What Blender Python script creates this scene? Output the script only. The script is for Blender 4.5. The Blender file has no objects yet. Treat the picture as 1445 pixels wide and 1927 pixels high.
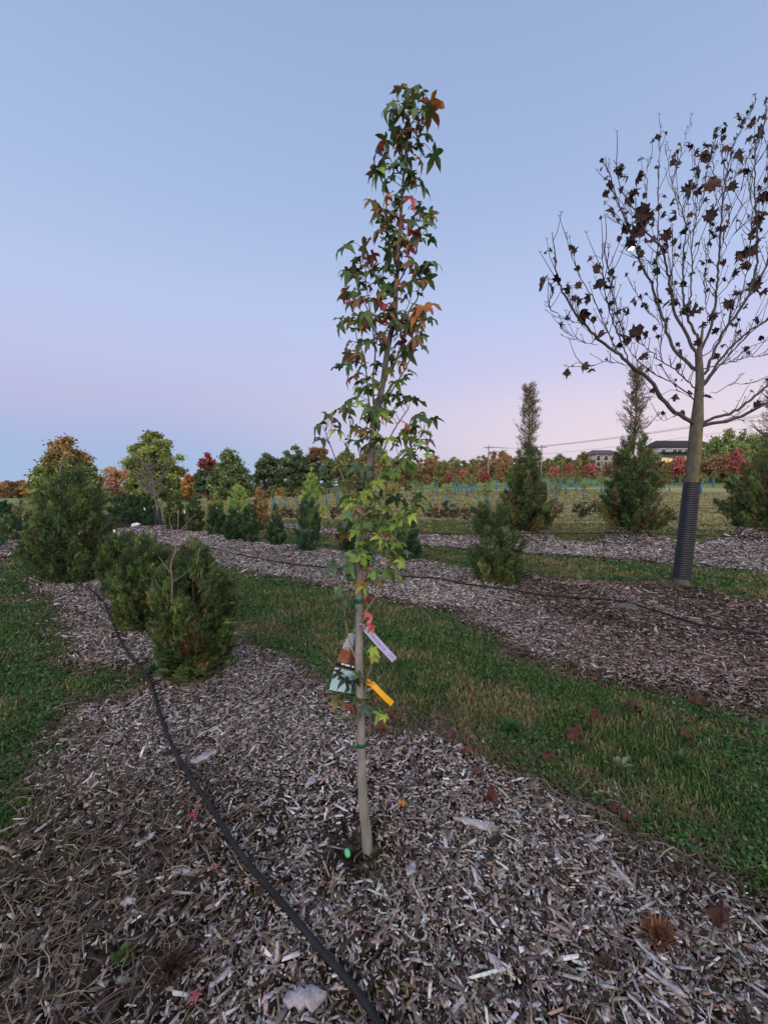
import bpy, math, random
import numpy as np

# ------------------------------------------------------------------ camera, sky, light
F = 760.0                      # focal length in pixels of the 1445 x 1927 photograph
CX, CY = 722.5, 963.5
EYE = 1.5
PITCH = math.atan((CY - 912.0) / F)
scene = bpy.context.scene
root_col = scene.collection
cam_d = bpy.data.cameras.new("camera")
cam = bpy.data.objects.new("camera", cam_d)
root_col.objects.link(cam)
cam.location = (0, 0, EYE)
cam.rotation_euler = (math.radians(90) - PITCH, 0, 0)
cam_d.sensor_fit = 'VERTICAL'
cam_d.sensor_height = 36.0
cam_d.lens = 36.0 * F / 1927.0
cam_d.clip_start = 0.05
cam_d.clip_end = 5000
scene.camera = cam

def lin(r, g, b):
    f = lambda c: (c / 255 / 12.92) if c / 255 <= 0.04045 else ((c / 255 + 0.055) / 1.055) ** 2.4
    return (f(r), f(g), f(b), 1.0)

world = bpy.data.worlds.new("World")
scene.world = world
world.use_nodes = True
nt = world.node_tree
for n in list(nt.nodes):
    nt.nodes.remove(n)
N, L = nt.nodes, nt.links
out = N.new('ShaderNodeOutputWorld')
bg = N.new('ShaderNodeBackground')
bg.inputs['Strength'].default_value = 1.0
tc = N.new('ShaderNodeTexCoord')
sp = N.new('ShaderNodeSeparateXYZ')
L.new(tc.outputs['Generated'], sp.inputs[0])
def ramp(stops):
    r = N.new('ShaderNodeValToRGB')
    e = r.color_ramp.elements
    while len(e) > 1:
        e.remove(e[-1])
    e[0].position, e[0].color = stops[0]
    for p, c in stops[1:]:
        k = e.new(p)
        k.color = c
    r.color_ramp.interpolation = 'EASE' if False else 'LINEAR'
    L.new(sp.outputs['Z'], r.inputs['Fac'])
    return r
left_sky = ramp([(0.0, lin(165, 190, 220)), (0.05, lin(165, 188, 223)), (0.10, lin(173, 187, 226)),
                 (0.17, lin(187, 191, 226)), (0.25, lin(190, 197, 233)), (0.36, lin(186, 200, 238)),
                 (0.55, lin(167, 189, 228)), (0.76, lin(150, 174, 214)), (0.88, lin(176, 192, 222)), (1.0, lin(196, 206, 228))])
right_sky = ramp([(0.0, lin(210, 208, 228)), (0.05, lin(230, 213, 225)), (0.10, lin(236, 219, 229)),
                  (0.17, lin(228, 216, 233)), (0.25, lin(208, 206, 238)), (0.36, lin(190, 202, 240)),
                  (0.55, lin(166, 186, 226)), (0.76, lin(150, 172, 212)), (0.88, lin(176, 192, 222)), (1.0, lin(196, 206, 228))])
mrx = N.new('ShaderNodeMapRange')
mrx.interpolation_type = 'SMOOTHSTEP'
mrx.inputs['From Min'].default_value = -0.55
mrx.inputs['From Max'].default_value = 0.62
L.new(sp.outputs['X'], mrx.inputs['Value'])
mixlr = N.new('ShaderNodeMix')
mixlr.data_type = 'RGBA'
L.new(mrx.outputs[0], mixlr.inputs['Factor'])
L.new(left_sky.outputs[0], mixlr.inputs[6])
L.new(right_sky.outputs[0], mixlr.inputs[7])
# after-sunset glow on the opposite side of the sky (behind the photographer)
mry = N.new('ShaderNodeMapRange')
mry.interpolation_type = 'SMOOTHSTEP'
mry.inputs['From Min'].default_value = 0.0
mry.inputs['From Max'].default_value = -0.9
L.new(sp.outputs['Y'], mry.inputs['Value'])
mixg = N.new('ShaderNodeMix')
mixg.data_type = 'RGBA'
L.new(mry.outputs[0], mixg.inputs['Factor'])
L.new(mixlr.outputs[2], mixg.inputs[6])
mixg.inputs[7].default_value = (1.75, 1.55, 1.45, 1)
L.new(mixg.outputs[2], bg.inputs['Color'])
L.new(bg.outputs[0], out.inputs['Surface'])

sun_d = bpy.data.lights.new("sun", 'SUN')
sun_d.energy = 0.55
sun_d.angle = math.radians(20)
sun_d.color = (1.0, 0.88, 0.78)
sun = bpy.data.objects.new("sun", sun_d)
root_col.objects.link(sun)
sun.rotation_euler = (math.radians(62), 0, math.radians(-28))   # low light from behind and left of the camera

scene.view_settings.view_transform = 'Standard'
scene.view_settings.look = 'None'
scene.view_settings.exposure = 0.0
scene.view_settings.gamma = 1.0
scene.cycles.max_bounces = 6
scene.cycles.transparent_max_bounces = 8

# ------------------------------------------------------------------ helpers
RS = np.random.RandomState(11)
random.seed(5)

def hash2(ix, iy, seed):
    h = (ix.astype(np.int64) * 374761393 + iy.astype(np.int64) * 668265263 + seed * 974634777) & 0x7fffffff
    h = ((h ^ (h >> 13)) * 1274126177) & 0x7fffffff
    h = h ^ (h >> 16)
    return (h & 0xffff) / 65535.0
def vnoise(x, y, seed=0):
    x = np.asarray(x, float); y = np.asarray(y, float)
    ix, iy = np.floor(x), np.floor(y)
    fx, fy = x - ix, y - iy
    fx = fx * fx * (3 - 2 * fx); fy = fy * fy * (3 - 2 * fy)
    a = hash2(ix, iy, seed); b = hash2(ix + 1, iy, seed)
    c = hash2(ix, iy + 1, seed); d = hash2(ix + 1, iy + 1, seed)
    return (a * (1 - fx) + b * fx) * (1 - fy) + (c * (1 - fx) + d * fx) * fy
def fbm(x, y, seed=0, octv=3):
    s, a, t = 0, 1.0, 0
    for k in range(octv):
        s = s + a * vnoise(x * 2 ** k, y * 2 ** k, seed + k * 17)
        t += a; a *= 0.5
    return s / t
def sstep(a, b, x):
    t = np.clip((x - a) / (b - a), 0, 1)
    return t * t * (3 - 2 * t)

MOUNDS = [(3.67, 10.5, .32, .72, .55), (6.33, 10.5, .32, .80, .55), (9.85, 10.7, .36, 1.1, .6), (0.3, 8.2, .06, .6, .4),
          (-1.7, 9.2, .06, .6, .4), (2.0, 6.4, .06, .6, .4), (4.3, 5.9, .03, .5, .4)]
def H0(x, y):
    """large shape of the land"""
    x = np.asarray(x, float); y = np.asarray(y, float)
    right = sstep(-0.25, 0.25, x / np.maximum(y, 1.0))
    far = np.interp(x / np.maximum(y, 1.0), [-1, -.5, -.15, .12, .4, 1], [-2.5, -2.3, -.9, 1.1, 1.9, 1.9])
    h = far * sstep(22, 100, y) + right * 4.6 * sstep(100, 150, y)
    for mx, my, mh, sx, sy in MOUNDS:
        h = h + mh * np.exp(-((x - mx) / sx) ** 2 - ((y - my) / sy) ** 2)
    h = h + 0.05 * (fbm(x * .35 + 9, y * .35 + 3, 4, 2) - .5) * sstep(2.5, 5, y)
    return h

cp, spn = math.cos(PITCH), math.sin(PITCH)
def ray(px, py):
    cx = (px - CX) / F; cy = (CY - py) / F
    return np.array([cx, cp + spn * cy, -spn + cp * cy])
def P(px, py, Y):
    d = ray(px, py); t = Y / d[1]
    return np.array([d[0] * t, Y, EYE + d[2] * t])
def G(px, py):
    """where the line of sight through a photo pixel meets the land"""
    d = ray(px, py)
    ts = np.geomspace(0.4, 600, 700)
    z = EYE + d[2] * ts - H0(d[0] * ts, d[1] * ts)
    k = np.argmax(z < 0)
    if z[k] >= 0:
        k = len(ts) - 1
    a, b = ts[max(k - 1, 0)], ts[k]
    for _ in range(30):
        m = (a + b) / 2
        if EYE + d[2] * m - float(H0(d[0] * m, d[1] * m)) < 0: b = m
        else: a = m
    q = d * a
    return np.array([q[0], q[1], EYE + q[2]])

# ---- zones of the land, outlines as seen and laid down on the land
def poly(pts):
    f = []
    for px, py in pts:
        d = ray(px, py); t = EYE / -d[2]
        f.append((d[0] * t, d[1] * t))
    return np.array(f)
M1 = poly([(-900, 3200), (-150, 1800), (20, 1620), (62, 1500), (88, 1420), (120, 1345), (200, 1322), (285, 1292),
           (262, 1268), (150, 1262), (118, 1230), (138, 1190), (112, 1150), (62, 1122), (60, 1092), (110, 1050), (150, 1005),
           (230, 1005), (300, 1050), (360, 1110), (440, 1205), (480, 1222), (560, 1265), (620, 1328), (700, 1362), (820, 1375), (900, 1420), (1010, 1470), (1100, 1530),
           (1200, 1590), (1320, 1640), (1445, 1690), (1700, 1800), (2600, 2300), (2600, 3200)])
M2 = poly([(120, 962), (200, 990), (330, 1035), (380, 1055), (500, 1088), (620, 1108), (720, 1130), (850, 1160), (920, 1190), (1010, 1245),
           (1100, 1280), (1230, 1312), (1330, 1332), (1445, 1352), (1800, 1440), (2100, 1330), (1800, 1190), (1445, 1140),
           (1300, 1108), (1200, 1103), (1000, 1090), (900, 1078), (800, 1058), (680, 1048), (600, 1036), (430, 1012), (330, 987),
           (260, 976), (150, 955)])
M3 = poly([(1900, 1140), (1445, 1082), (1260, 1064), (1130, 1054), (980, 1044), (790, 1030), (640, 1012), (480, 990), (380, 975), (400, 972),
           (540, 988), (640, 999), (790, 1007), (900, 1014), (985, 1011), (1060, 1024), (1110, 1025), (1185, 1012), (1265, 1025), (1320, 1026), (1440, 1010), (1900, 1040)])
M0 = poly([(-400, 1200), (-60, 1090), (0, 1062), (25, 1040), (62, 1003), (78, 985), (68, 982), (30, 1005), (0, 1020), (-200, 1060)])
def sdist(pg, x, y):
    d = np.full(x.shape, 1e9); ins = np.zeros(x.shape, bool)
    n = len(pg)
    for i in range(n):
        ax, ay = pg[i]; bx, by = pg[(i + 1) % n]
        ex, ey = bx - ax, by - ay
        t = np.clip(((x - ax) * ex + (y - ay) * ey) / (ex * ex + ey * ey + 1e-12), 0, 1)
        d = np.minimum(d, (x - ax - t * ex) ** 2 + (y - ay - t * ey) ** 2)
        if abs(ey) > 1e-12:
            c = ((ay > y) != (by > y)) & (x < ex * (y - ay) / ey + ax)
            ins ^= c
    d = np.sqrt(d)
    return np.where(ins, d, -d)
def mulch_sd(x, y):
    x = np.asarray(x, float); y = np.asarray(y, float)
    s = np.full(x.shape, -50.0)
    near = (y < 60) & (y > -6)
    xs, ys = x[near], y[near]
    v = np.full(xs.shape, -50.0)
    for pg in (M0, M1, M2, M3):
        v = np.maximum(v, sdist(pg, xs, ys))
    v = v + 0.34 * (fbm(xs * 2.6, ys * 2.6, 31, 4) - .5)
    s[near] = v
    return s
def mulch_w(x, y):
    return sstep(-0.07, 0.09, mulch_sd(x, y))
PIT = G(690, 1612)
def Hs(x, y, w=None):
    """land surface with the small relief"""
    x = np.asarray(x, float); y = np.asarray(y, float)
    if w is None:
        w = mulch_w(x, y)
    h = H0(x, y) + 0.035 * w + 0.03 * (fbm(x * 3, y * 3, 7, 3) - .5)
    h = h - 0.035 * np.exp(-((x - PIT[0]) ** 2 + (y - PIT[1]) ** 2) / .012)
    return h
def Hp(x, y):
    return float(Hs(np.array([x]), np.array([y]))[0])

# ---- meshes
def mk(name, V, Fs, mat, col=None, parent=None, smooth=False, loc=None):
    """one mesh object; Fs = list of int arrays (n,k); col = per-vertex base colour"""
    V = np.asarray(V, dtype=np.float64).reshape(-1, 3)
    me = bpy.data.meshes.new(name)
    me.vertices.add(len(V))
    if loc is not None:
        V = V - np.asarray(loc)
    me.vertices.foreach_set('co', V.ravel())
    Fs = [np.asarray(f, dtype=np.int32) for f in Fs if len(f)]
    nl = sum(f.size for f in Fs); npoly = sum(len(f) for f in Fs)
    me.loops.add(nl); me.polygons.add(npoly)
    me.loops.foreach_set('vertex_index', np.concatenate([f.ravel() for f in Fs]))
    st = []; o = 0
    for f in Fs:
        st.append(o + np.arange(len(f)) * f.shape[1]); o += f.size
    me.polygons.foreach_set('loop_start', np.concatenate(st).astype(np.int32))
    if smooth:
        me.polygons.foreach_set('use_smooth', np.ones(npoly, bool))
    me.update(calc_edges=True)
    if col is not None:
        col = np.asarray(col, dtype=np.float64).reshape(-1, 3)
        a = me.color_attributes.new('Col', 'FLOAT_COLOR', 'POINT')
        a.data.foreach_set('color', np.concatenate([col, np.ones((len(col), 1))], 1).ravel())
    for m in (mat if isinstance(mat, (list, tuple)) else [mat]):
        me.materials.append(m)
    ob = bpy.data.objects.new(name, me)
    root_col.objects.link(ob)
    if parent is not None:
        ob.parent = parent
    if loc is not None:
        ob.location = loc
    return ob
class MB:
    def __init__(self):
        self.V = []; self.T = []; self.Q = []; self.C = []; self.n = 0
    def add(self, V, T=None, Q=None, c=(.5, .5, .5)):
        V = np.asarray(V, float).reshape(-1, 3)
        if T is not None and len(T): self.T.append(np.asarray(T).reshape(-1, 3) + self.n)
        if Q is not None and len(Q): self.Q.append(np.asarray(Q).reshape(-1, 4) + self.n)
        c = np.asarray(c, float)
        if c.ndim == 1: c = np.tile(c, (len(V), 1))
        self.V.append(V); self.C.append(c); self.n += len(V)
    def build(self, name, mat, parent=None, smooth=False, loc=None):
        fs = []
        if self.T: fs.append(np.concatenate(self.T))
        if self.Q: fs.append(np.concatenate(self.Q))
        return mk(name, np.concatenate(self.V), fs, mat, np.concatenate(self.C), parent, smooth, loc)
def tube(pts, rad, n=8, cap=True):
    pts = np.asarray(pts, float); m = len(pts)
    rad = np.broadcast_to(np.asarray(rad, float), (m,))
    t = np.gradient(pts, axis=0); t /= np.linalg.norm(t, axis=1)[:, None] + 1e-12
    up = np.array([0, 0, 1.]) if abs(t[0][2]) < .9 else np.array([1., 0, 0])
    u = np.cross(t[0], up); u /= np.linalg.norm(u)
    V = []
    a = np.arange(n) * 2 * math.pi / n
    for i in range(m):
        u = u - t[i] * np.dot(u, t[i]); u /= np.linalg.norm(u) + 1e-12
        v = np.cross(t[i], u)
        V.append(pts[i] + rad[i] * (np.cos(a)[:, None] * u + np.sin(a)[:, None] * v))
    V = np.concatenate(V)
    i = np.arange(m - 1)[:, None] * n; j = np.arange(n)[None, :]; k = (j + 1) % n
    Q = np.stack([i + j, i + k, i + n + k, i + n + j], -1).reshape(-1, 4)
    T = []
    if cap:
        V = np.concatenate([V, pts[:1], pts[-1:]])
        c0, c1 = m * n, m * n + 1
        for j in range(n):
            T.append((c0, (j + 1) % n, j)); T.append((c1, (m - 1) * n + j, (m - 1) * n + (j + 1) % n))
    return V, np.array(T).reshape(-1, 3), Q
def box(c, s, rz=0.0):
    x, y, z = np.array(s) / 2
    v = np.array([(a * x, b * y, d * z) for d in (-1, 1) for b in (-1, 1) for a in (-1, 1)])
    if rz:
        R = np.array([[math.cos(rz), -math.sin(rz), 0], [math.sin(rz), math.cos(rz), 0], [0, 0, 1]])
        v = v @ R.T
    q = [(0, 2, 3, 1), (4, 5, 7, 6), (0, 1, 5, 4), (2, 6, 7, 3), (0, 4, 6, 2), (1, 3, 7, 5)]
    return v + np.array(c), None, np.array(q)
def resample(pts, vals, step):
    """smooth (Catmull-Rom) polyline through pts; vals follow"""
    pts = np.asarray(pts, float); vals = np.asarray(vals, float)
    if len(pts) == 2:
        pts = np.array([pts[0], (pts[0] + pts[1]) / 2, pts[1]]); vals = np.array([vals[0], (vals[0] + vals[1]) / 2, vals[1]])
    ext = np.vstack([2 * pts[0] - pts[1], pts, 2 * pts[-1] - pts[-2]])
    o, ov = [], []
    for i in range(len(pts) - 1):
        p0, p1, p2, p3 = ext[i:i + 4]
        n = max(1, int(np.linalg.norm(p2 - p1) / step))
        for k in range(n):
            t = k / n
            o.append(.5 * ((2 * p1) + (-p0 + p2) * t + (2 * p0 - 5 * p1 + 4 * p2 - p3) * t * t + (-p0 + 3 * p1 - 3 * p2 + p3) * t ** 3))
            ov.append(vals[i] * (1 - t) + vals[i + 1] * t)
    o.append(pts[-1]); ov.append(vals[-1])
    return np.array(o), np.array(ov)
def rotmats(yaw, pitch, roll):
    """arrays -> (n,3,3): Rz(yaw) Ry(pitch) Rx(roll)"""
    cy, sy = np.cos(yaw), np.sin(yaw); c2, s2 = np.cos(pitch), np.sin(pitch); cr, sr = np.cos(roll), np.sin(roll)
    R = np.empty((len(yaw), 3, 3))
    R[:, 0, 0] = cy * c2; R[:, 0, 1] = cy * s2 * sr - sy * cr; R[:, 0, 2] = cy * s2 * cr + sy * sr
    R[:, 1, 0] = sy * c2; R[:, 1, 1] = sy * s2 * sr + cy * cr; R[:, 1, 2] = sy * s2 * cr - cy * sr
    R[:, 2, 0] = -s2; R[:, 2, 1] = c2 * sr; R[:, 2, 2] = c2 * cr
    return R
def scatter(tv, tf, pos, R, sc, cols):
    """copies of a template (tv, tf) baked into arrays; cols (n,3)"""
    n, m = len(pos), len(tv)
    sc = np.asarray(sc, float)
    if sc.ndim == 1: sc = sc[:, None].repeat(3, 1)
    V = np.einsum('nij,nmj->nmi', R, tv[None] * sc[:, None, :]) + np.asarray(pos)[:, None, :]
    Fc = (tf[None] + (np.arange(n) * m)[:, None, None]).reshape(-1, tf.shape[1])
    return V.reshape(-1, 3), Fc, np.repeat(cols, m, 0)
def pick(pal, n, rs, jit=.18):
    """colours drawn from a palette [(rgb, weight)]"""
    w = np.array([p[1] for p in pal], float); w /= w.sum()
    c = np.array([p[0] for p in pal])[rs.choice(len(pal), n, p=w)]
    return np.clip(c * (1 + jit * rs.randn(n, 1)) * (1 + .06 * rs.randn(n, 3)), .004, .9)

# ---- object tree
def tag(o, label=None, cat=None, group=None, kind=None):
    if label: o['label'] = label
    if cat: o['category'] = cat
    if group: o['group'] = group
    if kind: o['kind'] = kind
    return o
def thing(name, label, cat, loc=(0, 0, 0), rz=0.0, group=None):
    o = bpy.data.objects.new(name, None)
    o.empty_display_size = .1
    root_col.objects.link(o)
    o.location = loc; o.rotation_euler = (0, 0, rz)
    return tag(o, label, cat, group)
def dup(r, loc, rz=0, sc=(1, 1, 1), label=None):
    c = r.copy(); root_col.objects.link(c)
    c.location = loc; c.rotation_euler = (0, 0, rz); c.scale = sc
    if label: c['label'] = label
    for ch in list(r.children):
        d = ch.copy(); root_col.objects.link(d); d.parent = c
        for g in list(ch.children):
            e = g.copy(); root_col.objects.link(e); e.parent = d
    return c

# ------------------------------------------------------------------ materials
def mat(name, color=(.5, .5, .5), rough=.8, col=False, noise=None, transl=0.0, spec=.3, bump=None, metal=0.0):
    m = bpy.data.materials.new(name); m.use_nodes = True
    t = m.node_tree; b = t.nodes['Principled BSDF']
    b.inputs['Roughness'].default_value = rough
    b.inputs['Specular IOR Level'].default_value = spec
    b.inputs['Metallic'].default_value = metal
    b.inputs['Base Color'].default_value = (*color, 1)
    src = None
    if col:
        a = t.nodes.new('ShaderNodeAttribute'); a.attribute_name = 'Col'; src = a.outputs['Color']
    if noise:                       # (scale, low, high[, stretch z])
        tcn = t.nodes.new('ShaderNodeTexCoord')
        mp = t.nodes.new('ShaderNodeMapping')
        mp.inputs['Scale'].default_value = noise[3] if len(noise) > 3 else (1, 1, 1)
        nz = t.nodes.new('ShaderNodeTexNoise'); nz.inputs['Scale'].default_value = noise[0]; nz.inputs['Detail'].default_value = 5
        t.links.new(tcn.outputs['Object'], mp.inputs[0]); t.links.new(mp.outputs[0], nz.inputs['Vector'])
        mr = t.nodes.new('ShaderNodeMapRange'); mr.inputs['From Min'].default_value = .3; mr.inputs['From Max'].default_value = .7
        mr.inputs['To Min'].default_value = noise[1]; mr.inputs['To Max'].default_value = noise[2]
        t.links.new(nz.outputs['Fac'], mr.inputs['Value'])
        mx = t.nodes.new('ShaderNodeMix'); mx.data_type = 'RGBA'; mx.blend_type = 'MULTIPLY'; mx.inputs['Factor'].default_value = 1
        if src: t.links.new(src, mx.inputs[6])
        else: mx.inputs[6].default_value = (*color, 1)
        t.links.new(mr.outputs[0], mx.inputs[7]); src = mx.outputs[2]
        if bump:
            bp = t.nodes.new('ShaderNodeBump'); bp.inputs['Strength'].default_value = bump; bp.inputs['Distance'].default_value = .01
            t.links.new(nz.outputs['Fac'], bp.inputs['Height']); t.links.new(bp.outputs[0], b.inputs['Normal'])
    if src: t.links.new(src, b.inputs['Base Color'])
    if transl:
        tr = t.nodes.new('ShaderNodeBsdfTranslucent')
        if src: t.links.new(src, tr.inputs['Color'])
        else: tr.inputs['Color'].default_value = (*color, 1)
        ms = t.nodes.new('ShaderNodeMixShader'); ms.inputs[0].default_value = transl
        o = t.nodes['Material Output']
        t.links.new(b.outputs[0], ms.inputs[1]); t.links.new(tr.outputs[0], ms.inputs[2]); t.links.new(ms.outputs[0], o.inputs['Surface'])
    return m
def emit(name, color, strength):
    m = bpy.data.materials.new(name); m.use_nodes = True
    b = m.node_tree.nodes['Principled BSDF']
    b.inputs['Base Color'].default_value = (*color, 1)
    b.inputs['Emission Color'].default_value = (*color, 1); b.inputs['Emission Strength'].default_value = strength
    return m
M_LEAF = mat('leaf', col=True, noise=(60, .75, 1.25), transl=.25, rough=.5, spec=.4)
M_DRY = mat('dry leaf', col=True, noise=(50, .7, 1.3), transl=.08, rough=.8)
M_FOL = mat('foliage', col=True, transl=.2, rough=.65, spec=.25)
M_GRASS = mat('grass', col=True, transl=.3, rough=.6, spec=.25)
M_CHIP = mat('wood chip', col=True, noise=(90, .7, 1.2, (1, 1, 1)), rough=.85, spec=.2)
M_BARK = mat('bark', col=True, noise=(26, .72, 1.22, (1, 1, .35)), rough=.85, bump=.5, spec=.2)
M_HOSE = mat('hose', (.016, .017, .020), rough=.6, noise=(14, .7, 1.5), spec=.2)
M_PAINT = mat('plain', col=True, rough=.7, noise=(3, .9, 1.08))
M_SMOOTH = mat('plastic', col=True, rough=.45, spec=.4)
M_GUARD = mat('corrugated plastic', (.014, .017, .025), rough=.45, noise=(9, .8, 1.4), spec=.4)
M_TUBE = mat('blue tube plastic', (.07, .24, .40), rough=.6, noise=(3, .7, 1.25), transl=.2)
M_LAMP = emit('lit window', (1.0, .62, .28), .45)
M_MOON = emit('moonlight', (1.0, .97, .93), 2.2)

# ------------------------------------------------------------------ land
def graded(parts):
    o = []
    for a, b, n, g in parts:
        if g: o.append(np.geomspace(abs(a), abs(b), n) * (1 if a > 0 else -1))
        else: o.append(np.linspace(a, b, n))
    return np.unique(np.round(np.concatenate(o), 4))
gx = graded([(-900, -14, 60, 1), (-14, -6, 60, 0), (-6, 8, 260, 0), (8, 14, 60, 0), (14, 900, 60, 1)])
gy = graded([(-8, .4, 30, 0), (.4, 5, 110, 0), (5, 15, 140, 0), (15, 1000, 90, 1)])
X, Y = np.meshgrid(gx, gy)
W = mulch_w(X.ravel(), Y.ravel())
Z = Hs(X.ravel(), Y.ravel(), W)
nx, ny = len(gx), len(gy)
ii = (np.arange(ny - 1)[:, None] * nx + np.arange(nx - 1)[None, :]).ravel()
quads = np.stack([ii, ii + 1, ii + nx + 1, ii + nx], -1)
def ground_mat():
    m = bpy.data.materials.new('soil and turf'); m.use_nodes = True
    t = m.node_tree; b = t.nodes['Principled BSDF']; b.inputs['Roughness'].default_value = .95; b.inputs['Specular IOR Level'].default_value = .1
    nd, lk = t.nodes, t.links
    at = nd.new('ShaderNodeAttribute'); at.attribute_name = 'Col'
    geo = nd.new('ShaderNodeNewGeometry')
    mp = nd.new('ShaderNodeMapping'); mp.inputs['Rotation'].default_value = (0, 0, math.radians(-3)); mp.inputs['Scale'].default_value = (.10, 1.0, 1)
    lk.new(geo.outputs['Position'], mp.inputs[0])
    n1 = nd.new('ShaderNodeTexNoise'); n1.inputs['Scale'].default_value = .45; n1.inputs['Detail'].default_value = 7; lk.new(mp.outputs[0], n1.inputs['Vector'])
    n2 = nd.new('ShaderNodeTexNoise'); n2.inputs['Scale'].default_value = 22; n2.inputs['Detail'].default_value = 8; lk.new(geo.outputs['Position'], n2.inputs['Vector'])
    cr = nd.new('ShaderNodeValToRGB'); e = cr.color_ramp.elements
    e[0].position = .36; e[0].color = (.11, .16, .05, 1); e[1].position = .62; e[1].color = (.46, .38, .22, 1)
    k = e.new(.48); k.color = (.30, .28, .13, 1); k = e.new(.54); k.color = (.44, .37, .20, 1)
    lk.new(n1.outputs['Fac'], cr.inputs[0])
    cr2 = nd.new('ShaderNodeValToRGB'); e = cr2.color_ramp.elements
    e[0].position = .38; e[0].color = (.012, .009, .008, 1); e[1].position = .70; e[1].color = (.085, .064, .054, 1)
    k = e.new(.5); k.color = (.032, .024, .020, 1)
    lk.new(n2.outputs['Fac'], cr2.inputs[0])
    # Col: r = mulch, g = near (turf under the blades), b = green of far strip
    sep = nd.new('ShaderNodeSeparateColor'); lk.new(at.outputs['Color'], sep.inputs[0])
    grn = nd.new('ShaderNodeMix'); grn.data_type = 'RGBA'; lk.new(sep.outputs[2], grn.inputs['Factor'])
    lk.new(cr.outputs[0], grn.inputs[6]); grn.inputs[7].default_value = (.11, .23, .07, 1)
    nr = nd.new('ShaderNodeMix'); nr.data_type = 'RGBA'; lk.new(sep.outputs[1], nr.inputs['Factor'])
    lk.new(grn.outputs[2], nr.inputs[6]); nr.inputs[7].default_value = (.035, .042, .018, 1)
    mu = nd.new('ShaderNodeMix'); mu.data_type = 'RGBA'; lk.new(sep.outputs[0], mu.inputs['Factor'])
    lk.new(nr.outputs[2], mu.inputs[6]); lk.new(cr2.outputs[0], mu.inputs[7])
    mul = nd.new('ShaderNodeMix'); mul.data_type = 'RGBA'; mul.blend_type = 'MULTIPLY'; mul.inputs['Factor'].default_value = 1
    mr = nd.new('ShaderNodeMapRange'); mr.inputs['From Min'].default_value = .3; mr.inputs['From Max'].default_value = .7; mr.inputs['To Min'].default_value = .6; mr.inputs['To Max'].default_value = 1.35
    lk.new(n2.outputs['Fac'], mr.inputs['Value']); lk.new(mu.outputs[2], mul.inputs[6]); lk.new(mr.outputs[0], mul.inputs[7])
    lk.new(mul.outputs[2], b.inputs['Base Color'])
    bp = nd.new('ShaderNodeBump'); bp.inputs['Strength'].default_value = .8; bp.inputs['Distance'].default_value = .03
    lk.new(n2.outputs['Fac'], bp.inputs['Height']); lk.new(bp.outputs[0], b.inputs['Normal'])
    return m
yy = Y.ravel(); xx = X.ravel()
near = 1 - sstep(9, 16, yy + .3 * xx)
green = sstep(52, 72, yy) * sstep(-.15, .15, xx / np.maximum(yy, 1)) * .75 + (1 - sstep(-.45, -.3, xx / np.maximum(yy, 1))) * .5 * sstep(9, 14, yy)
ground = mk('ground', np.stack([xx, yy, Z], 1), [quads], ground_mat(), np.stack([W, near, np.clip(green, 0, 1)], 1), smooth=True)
tag(ground, kind='structure')

# sampling of positions: rho(r) = wanted number per square metre
def sample(rho, r0, r1, half_deg, rs, ncap):
    r = np.linspace(r0, r1, 4000)
    w = r * rho(r); cdf = np.cumsum(w); tot = cdf[-1] * (r[1] - r[0]) * 2 * math.radians(half_deg)
    n = int(min(tot, ncap)); cdf = cdf / cdf[-1]
    rr = np.interp(rs.rand(n), cdf, r); a = (rs.rand(n) * 2 - 1) * math.radians(half_deg)
    return rr * np.sin(a), rr * np.cos(a), rr

# ---- wood chips
rs = np.random.RandomState(21)
def chip_scale(r): return 1 + np.maximum(0, r - 2.2) / 5.5
x, y, r = sample(lambda r: 22000 / chip_scale(r) ** 2.0, .35, 16, 60, rs, 900000)
sd = mulch_sd(x, y)
bare = fbm(x * 1.1 + 3, y * 1.1 + 8, 71, 3)                 # thin places where dirt shows
left_soil = 1 - sstep(-.9, -.2, x + .15 * (y - 1.2)) * 1.0     # thinner towards the lower left
left_soil = left_soil * (1 - sstep(1.6, 2.1, y))
edge2 = sstep(.6, 2.4, x) * (y > 2.5) * (y < 6.6) * (.55 + .75 * sstep(.35, .6, fbm(x * 1.3, y * 1.3, 19, 3)))
keep = (rs.rand(len(x)) < np.clip(sstep(-.05, .30, sd), 0, 1) * np.clip(1.25 - .75 * sstep(.5, .68, bare), .3, 1) * (1 - .70 * left_soil) * np.clip(1 - .72 * edge2, .12, 1))
keep |= (sd > -.25) & (rs.rand(len(x)) < .05)
pitd = np.hypot(x - PIT[0], y - PIT[1]); keep &= (rs.rand(len(x)) < sstep(.04, .24, np.hypot(x - PIT[0] + .05, y - PIT[1] + .02)))
md = np.hypot((x - 4.25) / 1.3, y - 5.75); keep &= (rs.rand(len(x)) < .25 + .75 * sstep(.3, 1.1, md))
x, y, r, sd = x[keep], y[keep], r[keep], sd[keep]
n = len(x); s = chip_scale(r)
print('chips', n)
ln = np.clip(np.exp(rs.randn(n) * .66 + math.log(.0155)), .004, .10) * s
wd = np.clip(ln * (.14 + .34 * rs.rand(n)) * np.clip(.03 * s / ln, .35, 1), .002, .018 * s)
th = (.0015 + .004 * rs.rand(n)) * s
tv = np.array([(-.5, -.35, 0), (.5, -.4, 0), (.5, .4, 0), (-.5, .45, 0), (-.47, -.3, 1), (.46, -.33, 1), (.47, .35, 1), (-.48, .38, 1)])
q = np.array([(4, 5, 6, 7), (0, 1, 5, 4), (1, 2, 6, 5), (2, 3, 7, 6), (3, 0, 4, 7)])
dirn = fbm(x * .7, y * .7, 55, 2) * 6
R = rotmats(dirn + rs.randn(n) * 1.2, rs.randn(n) * .28, rs.randn(n) * .35)
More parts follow.
